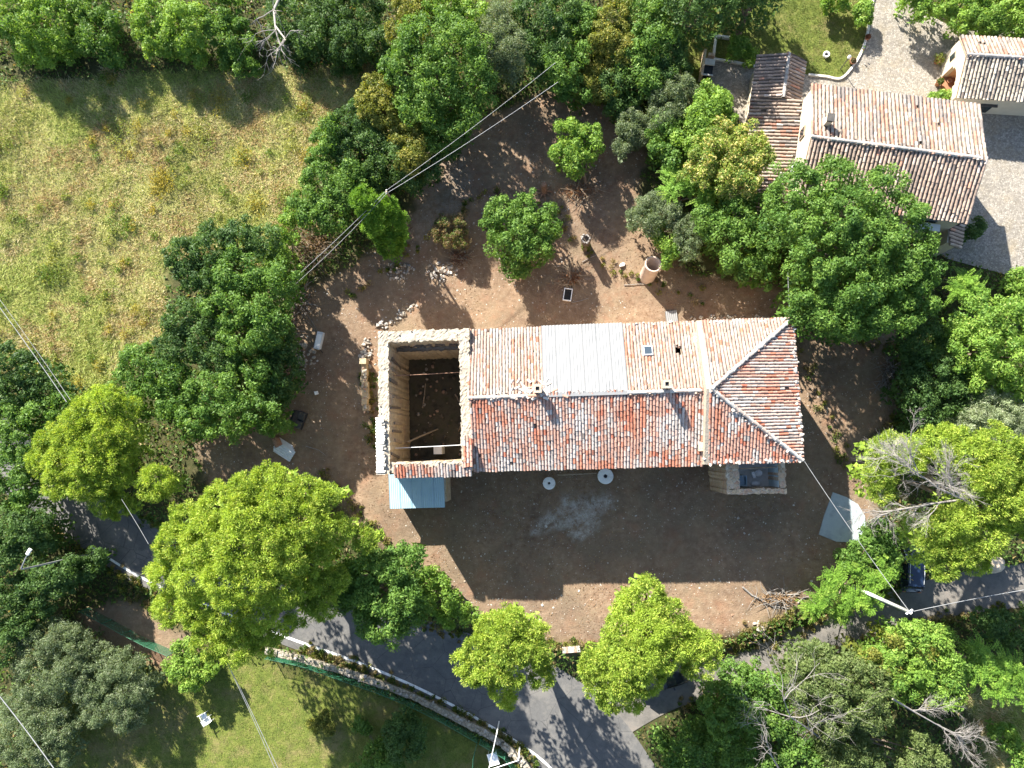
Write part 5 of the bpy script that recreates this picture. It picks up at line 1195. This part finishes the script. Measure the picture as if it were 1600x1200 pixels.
# weeds along the yard edge and verges
Vs, Cs = [], []
for pl, n in (([(745, 975), (880, 1010), (1000, 1012), (1140, 1000), (1250, 955)], 240), ([(470, 1012), (560, 1045), (660, 1092), (770, 1145), (830, 1190)], 380), ([(190, 920), (330, 985), (440, 1010)], 120), ([(572, 560), (585, 700)], 60), ([(545, 470), (640, 395), (760, 300), (860, 330), (960, 420), (1100, 470)], 90), ([(700, 940), (640, 880), (560, 800), (500, 735)], 70), ([(1240, 520), (1290, 640), (1330, 760)], 30), ([(215, 803), (300, 850), (400, 890), (500, 922), (610, 958), (730, 992), (850, 1038)], 330), ([(1020, 1042), (1180, 1004), (1300, 962), (1430, 912)], 170), ([(1060, 1105), (1200, 1062), (1330, 1012), (1460, 968), (1600, 948)], 240), ([(60, 815), (140, 868), (225, 918), (330, 962)], 110), ([(1250, 505), (1400, 545), (1405, 650), (1370, 700)], 120)):
    for i in range(n):
        k = rg.integers(0, len(pl) - 1); t_ = rg.random(); a = np.array(pl[k]) * (1 - t_) + np.array(pl[k + 1]) * t_ + rg.normal(0, 6, 2); g = G(*a); m = 36; r = rg.uniform(.12, .35)
        c_ = sph(m, rg, -.1) * r * rg.uniform(.3, 1, (m, 1)) + [g[0], g[1], g[2] + .1]; cl = [np.array([.10, .16, .03]), np.array([.22, .23, .05]), np.array([.30, .24, .11])][rg.integers(0, 3)] * rg.uniform(.6, 1.1, (m, 1))
        V, _, C_ = leaves(c_, sph(m, rg, 0), .17, .085, cl, rg, tri=True); Vs.append(V); Cs.append(C_)
V = np.concatenate(Vs); tag(put('verge_weeds', raw_mesh('verge_weeds', V, [np.arange(len(V)).reshape(-1, 3)], M['leaf'], np.concatenate(Cs))), 'weeds along the yard edge and the road verge', 'weeds', kind='stuff')
# gravel chips and dead leaves over the yard
x, y = scatter(YARD, 24000, rg); k = fbm(x * .3, y * .3, 120) + rg.normal(0, .09, len(x)) > .50; x, y = x[k], y[k]; N = len(x); s_ = .022 + .035 * rg.random(N) ** 3 + .05 * (rg.random(N) < .02)
T = np.array([(-1, -.6, 0), (1, -.7, 0), (.8, .7, 0), (-.9, .8, 0), (0, 0, .9)]); a = rg.uniform(0, 6.28, N); ca, sa_ = np.cos(a), np.sin(a)
B = T[None] * s_[:, None, None] * rg.uniform(.6, 1.4, (N, 1, 3)); V = np.stack([B[..., 0] * ca[:, None] - B[..., 1] * sa_[:, None] + x[:, None], B[..., 0] * sa_[:, None] + B[..., 1] * ca[:, None] + y[:, None], B[..., 2] + gh(x, y)[:, None] + .0], -1).reshape(-1, 3)
q = np.array([(0, 1, 4), (1, 2, 4), (2, 3, 4), (3, 0, 4)]); F_ = (np.arange(N)[:, None, None] * 5 + q[None]).reshape(-1, 3)
cl = np.array([(0.446, 0.403, 0.346), (0.346, 0.274, 0.209), (0.274, 0.173, 0.115), (0.504, 0.475, 0.432)])[rg.integers(0, 4, N)]
tag(put('gravel', raw_mesh('gravel', V, [F_], M['stonepc'], np.repeat(cl, 5, 0))), 'pale stone chips strewn over the brown yard', 'gravel', kind='stuff')
x, y = scatter(YARD, 26000, rg); k = fbm(x * .25, y * .25, 130) + rg.normal(0, .08, len(x)) > .52; x, y = x[k], y[k]; N = len(x)
cl = np.array([(0.238, 0.140, 0.077), (0.182, 0.098, 0.056), (0.322, 0.231, 0.133), (0.140, 0.084, 0.052)])[rg.integers(0, 4, N)]
V, F_, C_ = leaves(np.stack([x, y, gh(x, y) + .03], 1), np.tile([0, 0, 1.0], (N, 1)), .12, .055, cl, rg, spread=.3)
tag(put('leaf_litter', raw_mesh('leaf_litter', V, F_, M['leaf'], C_)), 'brown dead leaves and twigs on the yard', 'leaf litter', kind='stuff')

# ------------------------------------------------------------------ rubble, brush, logs
def heap(label, px, py, rx, ry, n, size, pool=STN, hgt_=.25, rot=0.0):
    x, y, z = G(px, py); o = thing('rubble_heap', label, 'rubble', (x, y, z), rot, 'heaps of stones and rubble')
    for i in range(n):
        a = random.uniform(0, 6.28); r = random.random() ** .6; dx, dy = r * rx * math.cos(a), r * ry * math.sin(a); s_ = size * random.uniform(.5, 1.4)
        wx, wy = x + dx * math.cos(rot) - dy * math.sin(rot), y + dx * math.sin(rot) + dy * math.cos(rot)
        put('stone', random.choice(pool), o, (dx, dy, float(gh(wx, wy)) - z + hgt_ * (1 - r) * random.random() + size * .15), (random.gauss(0, .5), random.gauss(0, .5), 6.28 * random.random()), (s_ * 1.2, s_, s_ * .7))


heap('scattered pale stones along the outside of the west ruin wall', 572, 555, .5, 1.5, 55, .27, STN)
heap('heap of pale stones in front of the half dead brown shrub', 690, 425, 1.4, .8, 60, .24, STN + STW, .35)
heap('grey shaded stones below the conifer', 625, 425, 1.3, .7, 50, .22, [STN[4], STN[5], STN[1]])
heap('thin line of pale rubble pointing at the ruin corner', 628, 492, 1.5, .25, 40, .22, STN, .1, .6)
heap('stones piled under the left thicket', 475, 555, .9, 1.6, 60, .28, [STN[4], STN[5], STN[1], STN[0]])
heap('pale rubble spilling onto the lane below the yard', 1185, 985, .5, .7, 24, .28, STN)
heap('broken tiles and stones behind the right end of the roof', 1130, 497, 3.4, .25, 50, .2, STN, .12)
heap('pile of stones at the top of the west ruin wall', 597, 508, .6, .3, 16, .26, STW)
# low ruined wall stub west of the house
a = G(572, 562); b = G(574, 642)
sw = thing('wall_stub', 'short crumbling stone wall stub west of the roofless room', 'wall', a)
mb = MB(); m = 9
for i in range(m):
    t0 = i / m; c_ = [(a[k] + (b[k] - a[k]) * (t0 + .5 / m)) - a[k] for k in range(2)]; h_ = .55 + .45 * random.random(); mb.box((c_[0] + random.gauss(0, .04), c_[1], h_ / 2 - .1), (.5 + random.gauss(0, .05), abs(b[1] - a[1]) / m * .98, h_ + .2))
mb.build('masonry', M['ruin'], sw); stones([(0, 0, .75), (b[0] - a[0], b[1] - a[1], .75)], sw, .18, .26, STN, .1)


def brush(label, px, py, rx, ry, n, seed, h=.7, col='deadwood', leafc=None):
    rr = random.Random(seed); x, y, z = G(px, py); o = thing('brush_pile', label, 'brush pile', (x, y, z), 0, 'piles of cut brush'); mb = MB()
    for i in range(n):
        a = rr.uniform(0, 6.28); cx, cy = rr.gauss(0, rx * .45), rr.gauss(0, ry * .45); L_ = rr.uniform(.5, 1.7); d = Vector((math.cos(a), math.sin(a), rr.gauss(0, .2))); p = Vector((cx, cy, rr.random() * h * max(.1, 1 - abs(cx) / rx)))
        mid = p + d * L_ * .5 + Vector((rr.gauss(0, .1), rr.gauss(0, .1), rr.gauss(.05, .08))); e = p + d * L_; e.z = max(.02, e.z)
        mb.tube([p, mid, e], [.028, .02, .008], 4, cap=False)
    mb.build('twigs', M['wood' if col == 'wood' else col], o)
    if leafc is not None:
        g_ = np.random.default_rng(seed); m = n * 9; c_ = np.stack([g_.normal(0, rx * .45, m), g_.normal(0, ry * .45, m), g_.uniform(.05, h, m)], 1); cl = np.array(leafc) * g_.uniform(.6, 1.3, (m, 1))
        V, F_, C_ = leaves(c_, sph(m, g_, 0), .16, .06, cl, g_); put('dry_leaves', raw_mesh('dry_leaves', V, F_, M['leaf'], C_), o)


brush('big brown brush pile under the cables at the thicket', 490, 385, 1.7, 1.9, 190, 1, .9, 'wood', (.22, .14, .08))
brush('grey brush and twigs below the brown brush pile', 465, 470, 1.1, 1.8, 110, 2, .6, 'deadwood', (.14, .11, .07))
brush('small reddish brush heap right of the round yard tree', 893, 435, .7, .6, 70, 3, .45, 'wood', (.34, .18, .10))
brush('reddish cut brush around the foot of the small loose tree', 905, 300, 1.5, .7, 90, 4, .35, 'wood', (.36, .20, .12))
brush('brown brush beside the half dead shrub', 718, 405, .8, .7, 70, 5, .4, 'wood', (.28, .15, .10))
brush('dry brush heap at the lower right corner of the yard', 1215, 935, 1.6, .5, 60, 6, .3, 'deadwood', (.34, .22, .12))
brush('brush along the shaded right side of the yard', 1390, 590, .8, 2.2, 90, 7, .5, 'deadwood', (.12, .10, .06))


def log(label, pts, r, mat='deadwood', name='fallen_branch'):
    P = [G(*p[:2]) for p in pts]; tag(MB().tube([(q[0], q[1], q[2] + r + .03) for q in P], [r * (1 - .5 * i / (len(P) - 1)) for i in range(len(P))], 6).build(name, M[mat]), label, 'branch', 'fallen branches on the yard')


log('long pale forked branch lying at the lower right of the yard', [(1160, 917), (1175, 930), (1192, 938), (1205, 947), (1222, 948), (1235, 952)], .07)
log('short pale branch above the long forked branch', [(1212, 930), (1232, 929), (1248, 928)], .06)
log('bent branch at the right end of the brush heap', [(1246, 942), (1254, 934), (1262, 932)], .07)
log('thin stick left of the concrete pipe', [(975, 446), (1000, 444), (1012, 445)], .035)
log('pale stick lying on the shadow of the tree stump', [(910, 410), (922, 403), (932, 399)], .04)
log('thin stick pointing at the white metal box', [(472, 480), (488, 503), (498, 520)], .03)
log('stick lying near the black car seat', [(478, 697), (498, 703), (510, 712)], .03)
log('curved stick right of the shallow sink', [(893, 473), (908, 470), (920, 466)], .035)

# stump, shoots, pipe, sink, odd things in the north yard
x, y, z = G(915, 385); st = thing('tree_stump', 'tall mossy tree stump with jagged pale top in the north yard', 'stump', (x, y, z))
mb = MB(); n = 14; rr = random.Random(8); prof = [(0, .42), (.3, .36), (.8, .34), (1.4, .36), (1.9, .40)]
V = []; 
for zi, r in prof:
    for k in range(n): t_ = 6.283 * k / n; q = r * (1 + .14 * math.sin(3 * t_ + zi) + rr.gauss(0, .04)); V.append((q * math.cos(t_) - .05 * zi, q * math.sin(t_) + .02 * zi, zi - .15 + (rr.uniform(-.1, .35) if zi > 1.8 else 0)))
F_ = [(i * n + k, i * n + (k + 1) % n, (i + 1) * n + (k + 1) % n, (i + 1) * n + k) for i in range(4) for k in range(n)] + [tuple(range(4 * n, 5 * n))]
mb.add(V, F_); mb.build('trunk', M['bark'], st)
for k in range(10): MB().box((.3 * math.cos(k * .63) - .1, .3 * math.sin(k * .63), 1.95), (.09, .14, .3 + .2 * rr.random()), k * .63, (rr.gauss(0, .2), rr.gauss(0, .2))).build('splinter', M['deadwood'], st)
g_ = np.random.default_rng(5); c_ = np.stack([.36 * np.cos(g_.uniform(3.5, 6, 160)), .36 * np.sin(g_.uniform(3.5, 6, 160)), g_.uniform(0, 1.2, 160)], 1); V, F_, C_ = leaves(c_, c_, .14, .08, np.array([[.16, .20, .04]]) * g_.uniform(.5, 1.2, (160, 1)), g_); put('ivy', raw_mesh('ivy', V, F_, M['leaf'], C_), st)
x, y, z = G(850, 300); s2 = thing('earth_stump', 'reddish uprooted stump at the edge of the shade in the upper yard', 'stump', (x, y, z))
mb = MB(); V = []
for zi, r in [(0, .30), (.5, .22), (1.1, .26), (1.4, .2)]:
    for k in range(n): t_ = 6.283 * k / n; q = r * (1 + rr.gauss(0, .12)); V.append((q * math.cos(t_), q * math.sin(t_) + .1 * zi, zi - .1))
mb.add(V, [(i * n + k, i * n + (k + 1) % n, (i + 1) * n + (k + 1) % n, (i + 1) * n + k) for i in range(3) for k in range(n)] + [tuple(range(3 * n, 4 * n))]); mb.build('trunk', M['rust'], s2)
mb = MB()
for k in range(9): t_ = k * .7; mb.tube([(0, 0, .1), (.4 * math.cos(t_), .4 * math.sin(t_), .15), (.8 * math.cos(t_), .8 * math.sin(t_), .0)], [.09, .06, .02], 5)
mb.build('roots', M['rust'], s2)
x, y, z = G(1011, 432); pp = thing('concrete_pipe', 'leaning pinkish concrete pipe standing open in the north yard', 'pipe', (x, y, z)); pp.rotation_euler = Vector((.10, .20, 1)).to_track_quat('Z', 'Y').to_euler()
MB().lathe([(.60, -.2), (.62, 0), (.62, 2.05), (.66, 2.1), (.66, 2.2), (.55, 2.2), (.53, 2.15), (.53, .1), (0, .08)], 28).build('shell', noisy('pink_concrete', (.40, .30, .24), (.54, .44, .37), 2.0, bump=.3), pp, True)
x, y, z = G(887, 461); sk = thing('stone_sink', 'shallow white rimmed rectangular sink lying in the shade', 'sink', (x, y, z + .02), -.15)
mb = MB(); mb.box((0, 0, .06), (.6, .95, .1)); mb.build('bowl', M['rubber'], sk)
mb = MB(); mb.box((-.3, 0, .11), (.07, 1.0, .2)); mb.box((.3, 0, .11), (.07, 1.0, .2)); mb.box((0, -.465, .111), (.53, .07, .2)); mb.box((0, .465, .111), (.53, .07, .2)); mb.build('rim', M['white'], sk)
x, y, z = G(972, 414); tag(put('white_stone', STW[2], None, (x, y, z + .1), (0, .2, .4), (.6, .4, .3)), 'single white stone left of the concrete pipe', 'stone')
x, y, z = G(1048, 498); co = thing('corrugated_sheet', 'short pale corrugated sheet sticking out behind the tiled roof', 'sheet', (x, y, z + .1), .1); corr('sheet', (-.4, -.4, 0), (1, 0, 0), (0, 1, .02), .9, 1.0, M['white_metal'], co, .15, .02, 5)
# left side odds
x, y, z = G(500, 533); bx2 = thing('metal_box', 'dented grey white metal cabinet on its back by the thicket', 'cabinet', (x, y, z), -.2)
MB().box((0, 0, .2), (.5, 1.4, .4)).build('body', M['galv'], bx2); MB().box((-.02, -.05, .42), (.36, 1.1, .03)).build('door', M['white'], bx2); MB().tube([(.2, -.6, .35), (.5, -.9, .2)], .03).build('hose', M['rubber'], bx2)
x, y, z = G(495, 614); tag(put('white_block', MB().box((0, 0, .12), (.26, .26, .24)).mesh('white_block', M['white']), None, (x, y, z), (.1, .05, .3)), 'small white block on the shaded yard near the thicket', 'block')
x, y, z = G(471, 657); se = thing('car_seat', 'black bench seat dumped at the thicket edge', 'seat', (x, y, z), -.35)
MB().box((0, 0, .25), (.7, 1.4, .35), 0, None, None, .9).build('seat_cushion', M['black'], se); MB().box((-.36, 0, .6), (.2, 1.4, .7), 0, (0, -.35), None, .92).build('backrest', M['black'], se)
for s_ in (-.36, .36): MB().box((.03, s_, .45), (.55, .6, .08), 0, None, None, .9).build('pad', M['darkmetal'], se)
x, y, z = G(446, 698); ps = thing('sheet_stack', 'stack of pale corrugated roof sheets below the black seat', 'sheets', (x, y, z), -.3)
for i in range(4): corr('sheet', (-.9 + .05 * i, -.3 - .1 * i, .08 + .06 * i), (.25, 1, 0), (1, -.25, .02), .9, 1.3 + .1 * i, M['galv'], ps, .2, .025, 5)
x, y, z = G(432, 683); tag(put('rusty_drum', MB().lathe([(.0, .0), (.3, 0), (.3, .3), (.31, .33), (.3, .36), (.3, .8), (0, .8)], 16).mesh('rusty_drum', M['rust'], True), None, (x, y, z + .3), (1.4, 0, .5)), 'rusty drum lying between the black seat and the sheets', 'drum')
# stacked roof tiles by the bottom pines
for (px, label) in ((893, 'row of stacked old roof tiles between the two bottom pines'), (941, 'shorter row of stacked tiles touching the right bottom pine')):
    x, y, z = G(px, 1013); o = thing('tile_stack', label, 'tile stack', (x, y, z), .1, 'tiles stacked on the bank')
    for i in range(10 if px < 900 else 5): put('tile', RT[i % 5], o, (-.6 + .13 * i, 0, .2), (0, 0, 1.57 + random.gauss(0, .05)), (1, .8, 1.2))

# ------------------------------------------------------------------ road wall, fence, gate
def wallrun(label, pts, w, h, mat, z0=LOW):
    P = catmull([G(*p)[:2] for p in pts], 8); mb = MB(); rr = random.Random(3)
    for a, b in zip(P[:-1], P[1:]):
        L_ = np.linalg.norm(b - a); m = (a + b) / 2; hh = h + rr.gauss(0, .05); mb.box((m[0], m[1], float(gh(*m)) + hh / 2 - .1), (L_ * 1.0, w + rr.gauss(0, .03), hh + .2), math.atan2(b[1] - a[1], b[0] - a[0]))
    o = thing('stone_wall', label, 'wall'); mb.build('masonry', mat, o); return o, P


rw, P = wallrun('low stone wall between the road verge and the lawn', [(418, 1014), (460, 1024), (540, 1047), (640, 1083), (720, 1122), (775, 1152), (815, 1185), (835, 1210)], .5, .5, M['lowwall'])
stones([(p[0], p[1], float(gh(*p)) + .47) for p in P], rw, .30, .26, [STN[4], STN[5], STN[1]], .12)
t = NT('green_net', .7); t.b.inputs['Base Color'].default_value = (.03, .16, .085, 1); tr = t.n('ShaderNodeBsdfTransparent'); mx = t.n('ShaderNodeMixShader'); mx.inputs[0].default_value = .45
t.l(tr.outputs[0], mx.inputs[1]); t.l(t.b.outputs[0], mx.inputs[2]); t.l(mx.outputs[0], t.t.nodes['Material Output'].inputs[0]); M['net'] = t.m
M['greenpost'] = noisy('green_post', (.03, .12, .07), (.05, .17, .10), 4, rough=.5, bump=0)


def fence(label, pts, h):
    P = [G(*p) for p in pts]; o = thing('mesh_fence', label, 'fence', P[0], 0, 'green mesh fences'); b0 = np.array(P[0]); pm = None
    for i, (a, b) in enumerate(zip(P[:-1], P[1:])):
        a = np.array(a) - b0; b = np.array(b) - b0; MB().add([a, b, b + [0, 0, h], a + [0, 0, h]], [(0, 1, 2, 3)]).build('net', M['net'], o); MB().tube([a + [0, 0, h], b + [0, 0, h]], .018, 5).build('top_rail', M['greenpost'], o)
    for p in P: q = np.array(p) - b0; MB().tube([q, q + [0, 0, h + .08]], .035, 6).build('post', M['greenpost'], o)


fence('green mesh fence on the lawn side of the road wall', [(425, 1022), (480, 1034), (540, 1055), (600, 1076), (650, 1097), (700, 1122), (748, 1150)], 1.3)
fence('green mesh fence crossing the bare ground beside the olives', [(140, 950), (175, 968), (205, 985), (240, 1003), (275, 1018)], 1.3)
fence('short green mesh fence closing the lawn at the gate', [(748, 1150), (742, 1175), (740, 1205)], 1.3)
fence('green mesh fence along the tiny lawn beside the road', [(752, 1152), (790, 1175), (812, 1205)], 1.3)
p1, p2 = at(776, 1147, 1.6), at(763, 1205, 1.6); q1, q2 = at(810, 1188, 1.6), at(765, 1203, 1.6)
gt = thing('gate_frame', 'white tubular gate frame at the bottom edge beside the road', 'gate', (p1[0], p1[1], LOW))
r_ = lambda p: (p[0] - p1[0], p[1] - p1[1], p[2] - LOW)
MB().tube([r_(p1), r_(p2)], .03, 8).build('rail', M['white'], gt); MB().tube([r_(q1), r_(q2)], .035, 8).build('rail', M['white'], gt)
for p in (p1, q1): MB().tube([r_((p[0], p[1], LOW)), r_(p)], .05, 8).build('post', M['white'], gt)
x, y, z = G(772, 1180); bk = thing('garden_table', 'white cloth covered table in the tiny lawn by the gate', 'table', (x, y, z), .3)
MB().box((0, 0, .72), (.75, .9, .05)).build('top', M['white'], bk)
for sx in (-.3, .3):
    for sy in (-.38, .38): MB().tube([(sx, sy, 0), (sx, sy, .7)], .025).build('leg', M['white'], bk)


# chairs on the lawn
def chair(px, py, rz, label):
    x, y, z = G(px, py); o = thing('garden_chair', label, 'chair', (x, y, z), rz, 'white chairs on the lawn')
    MB().box((0, 0, .43), (.46, .46, .04)).build('seat', M['white'], o); MB().box((0, .22, .68), (.46, .04, .46), 0, (-.2, 0)).build('backrest', M['white'], o)
    for sx in (-.2, .2):
        for sy in (-.2, .2): MB().tube([(sx, sy, 0), (sx, sy, .42)], .022).build('leg', M['white'], o)
        MB().box((sx * 1.12, 0, .62), (.05, .4, .03)).build('armrest', M['white'], o)


chair(323, 1116, .5, 'white plastic garden chair on the lawn, the upper one'); chair(329, 1122, 2.2, 'white plastic garden chair on the lawn, the lower one')


# ------------------------------------------------------------------ cars
def car(label, x, y, z, rz, col, rails=False):
    o = thing('parked_car', label, 'car', (x, y, z), rz, 'parked cars'); pm = paint('car_paint', col)
    st = [(-2.1, .55, .62, .70), (-2.0, .35, .78, .80), (-1.3, .26, .95, .87), (0, .25, .96, .88), (1.2, .26, .93, .87), (1.85, .34, .80, .80), (2.05, .48, .66, .68)]
    n = 10; V = []
    for (px, z0, z1, hw) in st:
        for k in range(n):
            t_ = 2 * math.pi * (k + .5) / n; cx, sx = math.cos(t_), math.sin(t_); q = lambda v: math.copysign(abs(v) ** .45, v)
            V.append((px, hw * q(cx), (z0 + z1) / 2 + (z1 - z0) / 2 * q(sx)))
    F_ = [(i * n + k, i * n + (k + 1) % n, (i + 1) * n + (k + 1) % n, (i + 1) * n + k) for i in range(len(st) - 1) for k in range(n)] + [tuple(range(n))[::-1], tuple(range((len(st) - 1) * n, len(st) * n))]
    MB().add(V, F_).build('body', pm, o, True)
    # cabin: glass house with pillars and roof
    bot = [(-1.75, .74), (-1.2, .80), (.55, .80), (1.05, .72)]; top = [(-1.45, .54), (-1.1, .60), (.15, .60), (.32, .55)]; V = []
    for (bx_, bw), (tx, tw) in zip(bot, top): V += [(bx_, -bw, .88), (tx, -tw, 1.42), (tx, tw, 1.42), (bx_, bw, .88)]
    F_ = []
    for i in range(3): F_ += [(i * 4, (i + 1) * 4, (i + 1) * 4 + 1, i * 4 + 1), (i * 4 + 3, i * 4 + 2, (i + 1) * 4 + 2, (i + 1) * 4 + 3)]
    MB().add(V, F_).build('side_windows', M['glass'], o)
    MB().add(V[:4], [(0, 1, 2, 3)]).build('rear_window', M['glass'], o); MB().add(V[12:], [(3, 2, 1, 0)]).build('windscreen', M['glass'], o)
    V = []
    for (tx, tw), zz in zip([(-1.52, .50), (-1.15, .61), (-.5, .63), (.15, .61), (.34, .54)], [1.42, 1.46, 1.475, 1.46, 1.42]):
        V += [(tx, -tw, zz - .045), (tx, -tw * .55, zz + .012), (tx, tw * .55, zz + .012), (tx, tw, zz - .045)]
    F_ = [(i * 4 + k, (i + 1) * 4 + k, (i + 1) * 4 + k + 1, i * 4 + k + 1) for i in range(4) for k in range(3)]
    MB().add(V, F_).build('roof', pm, o, True)
    for s in (-1, 1):
        for i, (a, b) in enumerate(zip(bot, top)): MB().tube([(a[0], s * a[1] * 1.005, .88), (b[0], s * b[1] * 1.01, 1.43)], .035, 5).build('pillar', pm, o)
        MB().box((1.98, s * .52, .62), (.12, .28, .12)).build('headlight', M['galv'], o); MB().box((-2.03, s * .56, .72), (.08, .2, .2)).build('tail_light', M['terracotta'], o)
        MB().box((.72, s * .96, .93), (.12, .18, .12)).build('wing_mirror', pm, o)
        if rails: MB().tube([(-1.3, s * .50, 1.50), (-.5, s * .52, 1.53), (.1, s * .50, 1.50)], .022, 6).build('roof_rail', M['galv'], o)
        for wx in (-1.3, 1.28):
            wh = MB().lathe([(.16, -.1), (.30, -.1), (.33, -.06), (.33, .06), (.30, .1), (.16, .1)], 20).build('wheel', M['rubber'], o, True, loc=(wx, s * .78, .33), rot=(math.pi / 2, 0, 0))
            MB().lathe([(0, .06), (.18, .08), (.20, .0), (.18, -.08), (0, -.06)], 14).build('rim', M['galv'], wh)
    return o


x, y = W0(1433, 884, 0.6); car('dark blue estate car with roof rails half hidden under the right hand pine', x, y, LOW + .05, math.radians(86), (.010, .022, .055), True)
x, y = W0(1034, 1062, .3); car('black car under the bottom right pine on the lane', x, y, LOW + .05, math.radians(16), (.008, .009, .011))

# ------------------------------------------------------------------ poles, lamp, cables
def cable(label, a, b, sag=.35, r=.024, n=14):
    a = Vector(a); b = Vector(b); P = []
    for i in range(n + 1): t_ = i / n; p = a.lerp(b, t_); p.z -= 4 * sag * t_ * (1 - t_); P.append(p)
    tag(MB().tube(P, r * .72, 5).build('overhead_cable', M['cable']), label, 'cable', 'overhead cables')


PT = at(1423, 957, 8.6); up_ = thing('utility_pole', 'tall white concrete pole beside the lane with two cables', 'pole', (PT[0], PT[1], LOW))
MB().tube([(0, 0, -.2), (0, 0, 4.5), (0, 0, 8.6 - LOW)], [.15, .125, .10], 12).build('shaft', M['white'], up_, True)
MB().box((0, 0, 8.4 - LOW), (.5, .08, .08), .6).build('crossarm', M['galv'], up_)
for s in (-.2, .2): MB().lathe([(.0, 0), (.04, .02), (.05, .06), (.03, .1), (0, .12)], 8, (s * math.cos(.6), s * math.sin(.6), 8.44 - LOW)).build('insulator', M['galv'], up_)
rc_ = HL(22.3, .15, EB + .15)
cable('bright cable from the farmhouse corner to the white pole', rc_, (PT[0], PT[1], 8.5), .3, .026)
cable('bright cable from the white pole to the right edge', (PT[0], PT[1], 8.5), at(1660, 912, 8.6), .25, .026)
cable('short cable from the roof corner up into the huge oak', HL(22.0, 9.7, EB + .2), at(1231, 425, 7.6), .05, .022)
WP = at(604, 300, 7.2); g0 = float(gh(WP[0], WP[1])); wp = thing('utility_pole', 'slim wooden pole hidden behind the conifer carrying two cables', 'pole', (WP[0], WP[1], g0))
MB().tube([(0, 0, -.2), (0, 0, 7.35 - g0)], [.12, .08], 10).build('shaft', M['wood'], wp, True)
for k in (0, 1): MB().lathe([(0, 0), (.05, .03), (.05, .1), (0, .13)], 8, (.0, .1 - .2 * k, 7.2 - g0)).build('insulator', M['white'], wp)
cable('upper of the two cables from the wood to the conifer', at(868, 98, 7.4), (WP[0], WP[1] + .1, 7.25), .3, .02); cable('lower of the two cables from the wood to the conifer', at(872, 128, 7.0), (WP[0], WP[1] - .1, 7.2), .3, .024)
cable('upper cable from the conifer down to the brush pile', (WP[0], WP[1] + .1, 7.25), at(452, 442, 5.0), .2, .02); cable('lower cable from the conifer down to the brush pile', (WP[0], WP[1] - .1, 7.2), at(458, 447, 4.8), .35, .02)
cable('brighter cable crossing the meadow left corner', at(-30, 440, 9), at(104, 628, 9), .1, .03); cable('thinner cable crossing the meadow left corner', at(-10, 455, 8.6), at(110, 625, 8.6), .1, .02)
cable('thick cable across the bottom left corner', at(-30, 1052, 9), at(110, 1238, 9), .15, .045); cable('thin cable over the lawn below the biggest pine', at(355, 1035, 9), at(450, 1235, 9), .1, .026)
cable('second thin cable over the lawn below the biggest pine', at(352, 1030, 9.1), at(444, 1235, 9.1), .1, .02)
cable('thin cable near the road bend between the two left pines', at(190, 780, 8), at(232, 850, 8), .05, .022)
LP = at(32, 890, 7.5); gl = float(gh(LP[0], LP[1])); hd = at(46, 860, 7.7)
lm = thing('street_lamp', 'tall grey street lamp with bent arm above the dark trees at left', 'street lamp', (LP[0], LP[1], gl))
dx, dy = hd[0] - LP[0], hd[1] - LP[1]; hz = 7.5 - gl
MB().tube([(0, 0, -.1), (0, 0, hz * .5), (0, 0, hz - .15), (dx * .06, dy * .06, hz), (dx * .5, dy * .5, hz + .12), (dx * .8, dy * .8, hz + .17)], [.09, .07, .055, .045, .04, .035], 8).build('pole', M['cable'], lm, True)
MB().box((dx * .92, dy * .92, hz + .2), (.48, .24, .12), math.atan2(dy, dx), None, None, .8).build('lamp_head', M['white'], lm); MB().box((dx * .92, dy * .92, hz + .125), (.4, .22, .02), math.atan2(dy, dx)).build('lens', M['glass'], lm)
a = G(1545, 878); o = thing('cut_log', 'pale cut rock like stump beside the lane at the right', 'stump', a)
n = 14; mb = MB(); V = []
for zi, r in [(0, .8), (.4, .7), (.75, .55), (.9, .3)]:
    for k in range(n): t_ = 6.283 * k / n; q = r * (1 + rr.gauss(0, .14)); V.append((q * 1.3 * math.cos(t_), q * math.sin(t_), zi - .1))
n = 14; mb.add(V[:], [(i * n + k, i * n + (k + 1) % n, (i + 1) * n + (k + 1) % n, (i + 1) * n + k) for i in range(3) for k in range(n)] + [tuple(range(3 * n, 4 * n))]) if len(V) == 4 * n else None
mb.build('trunk', noisy('pale_wood', (.42, .33, .24), (.60, .50, .38), 4), o)
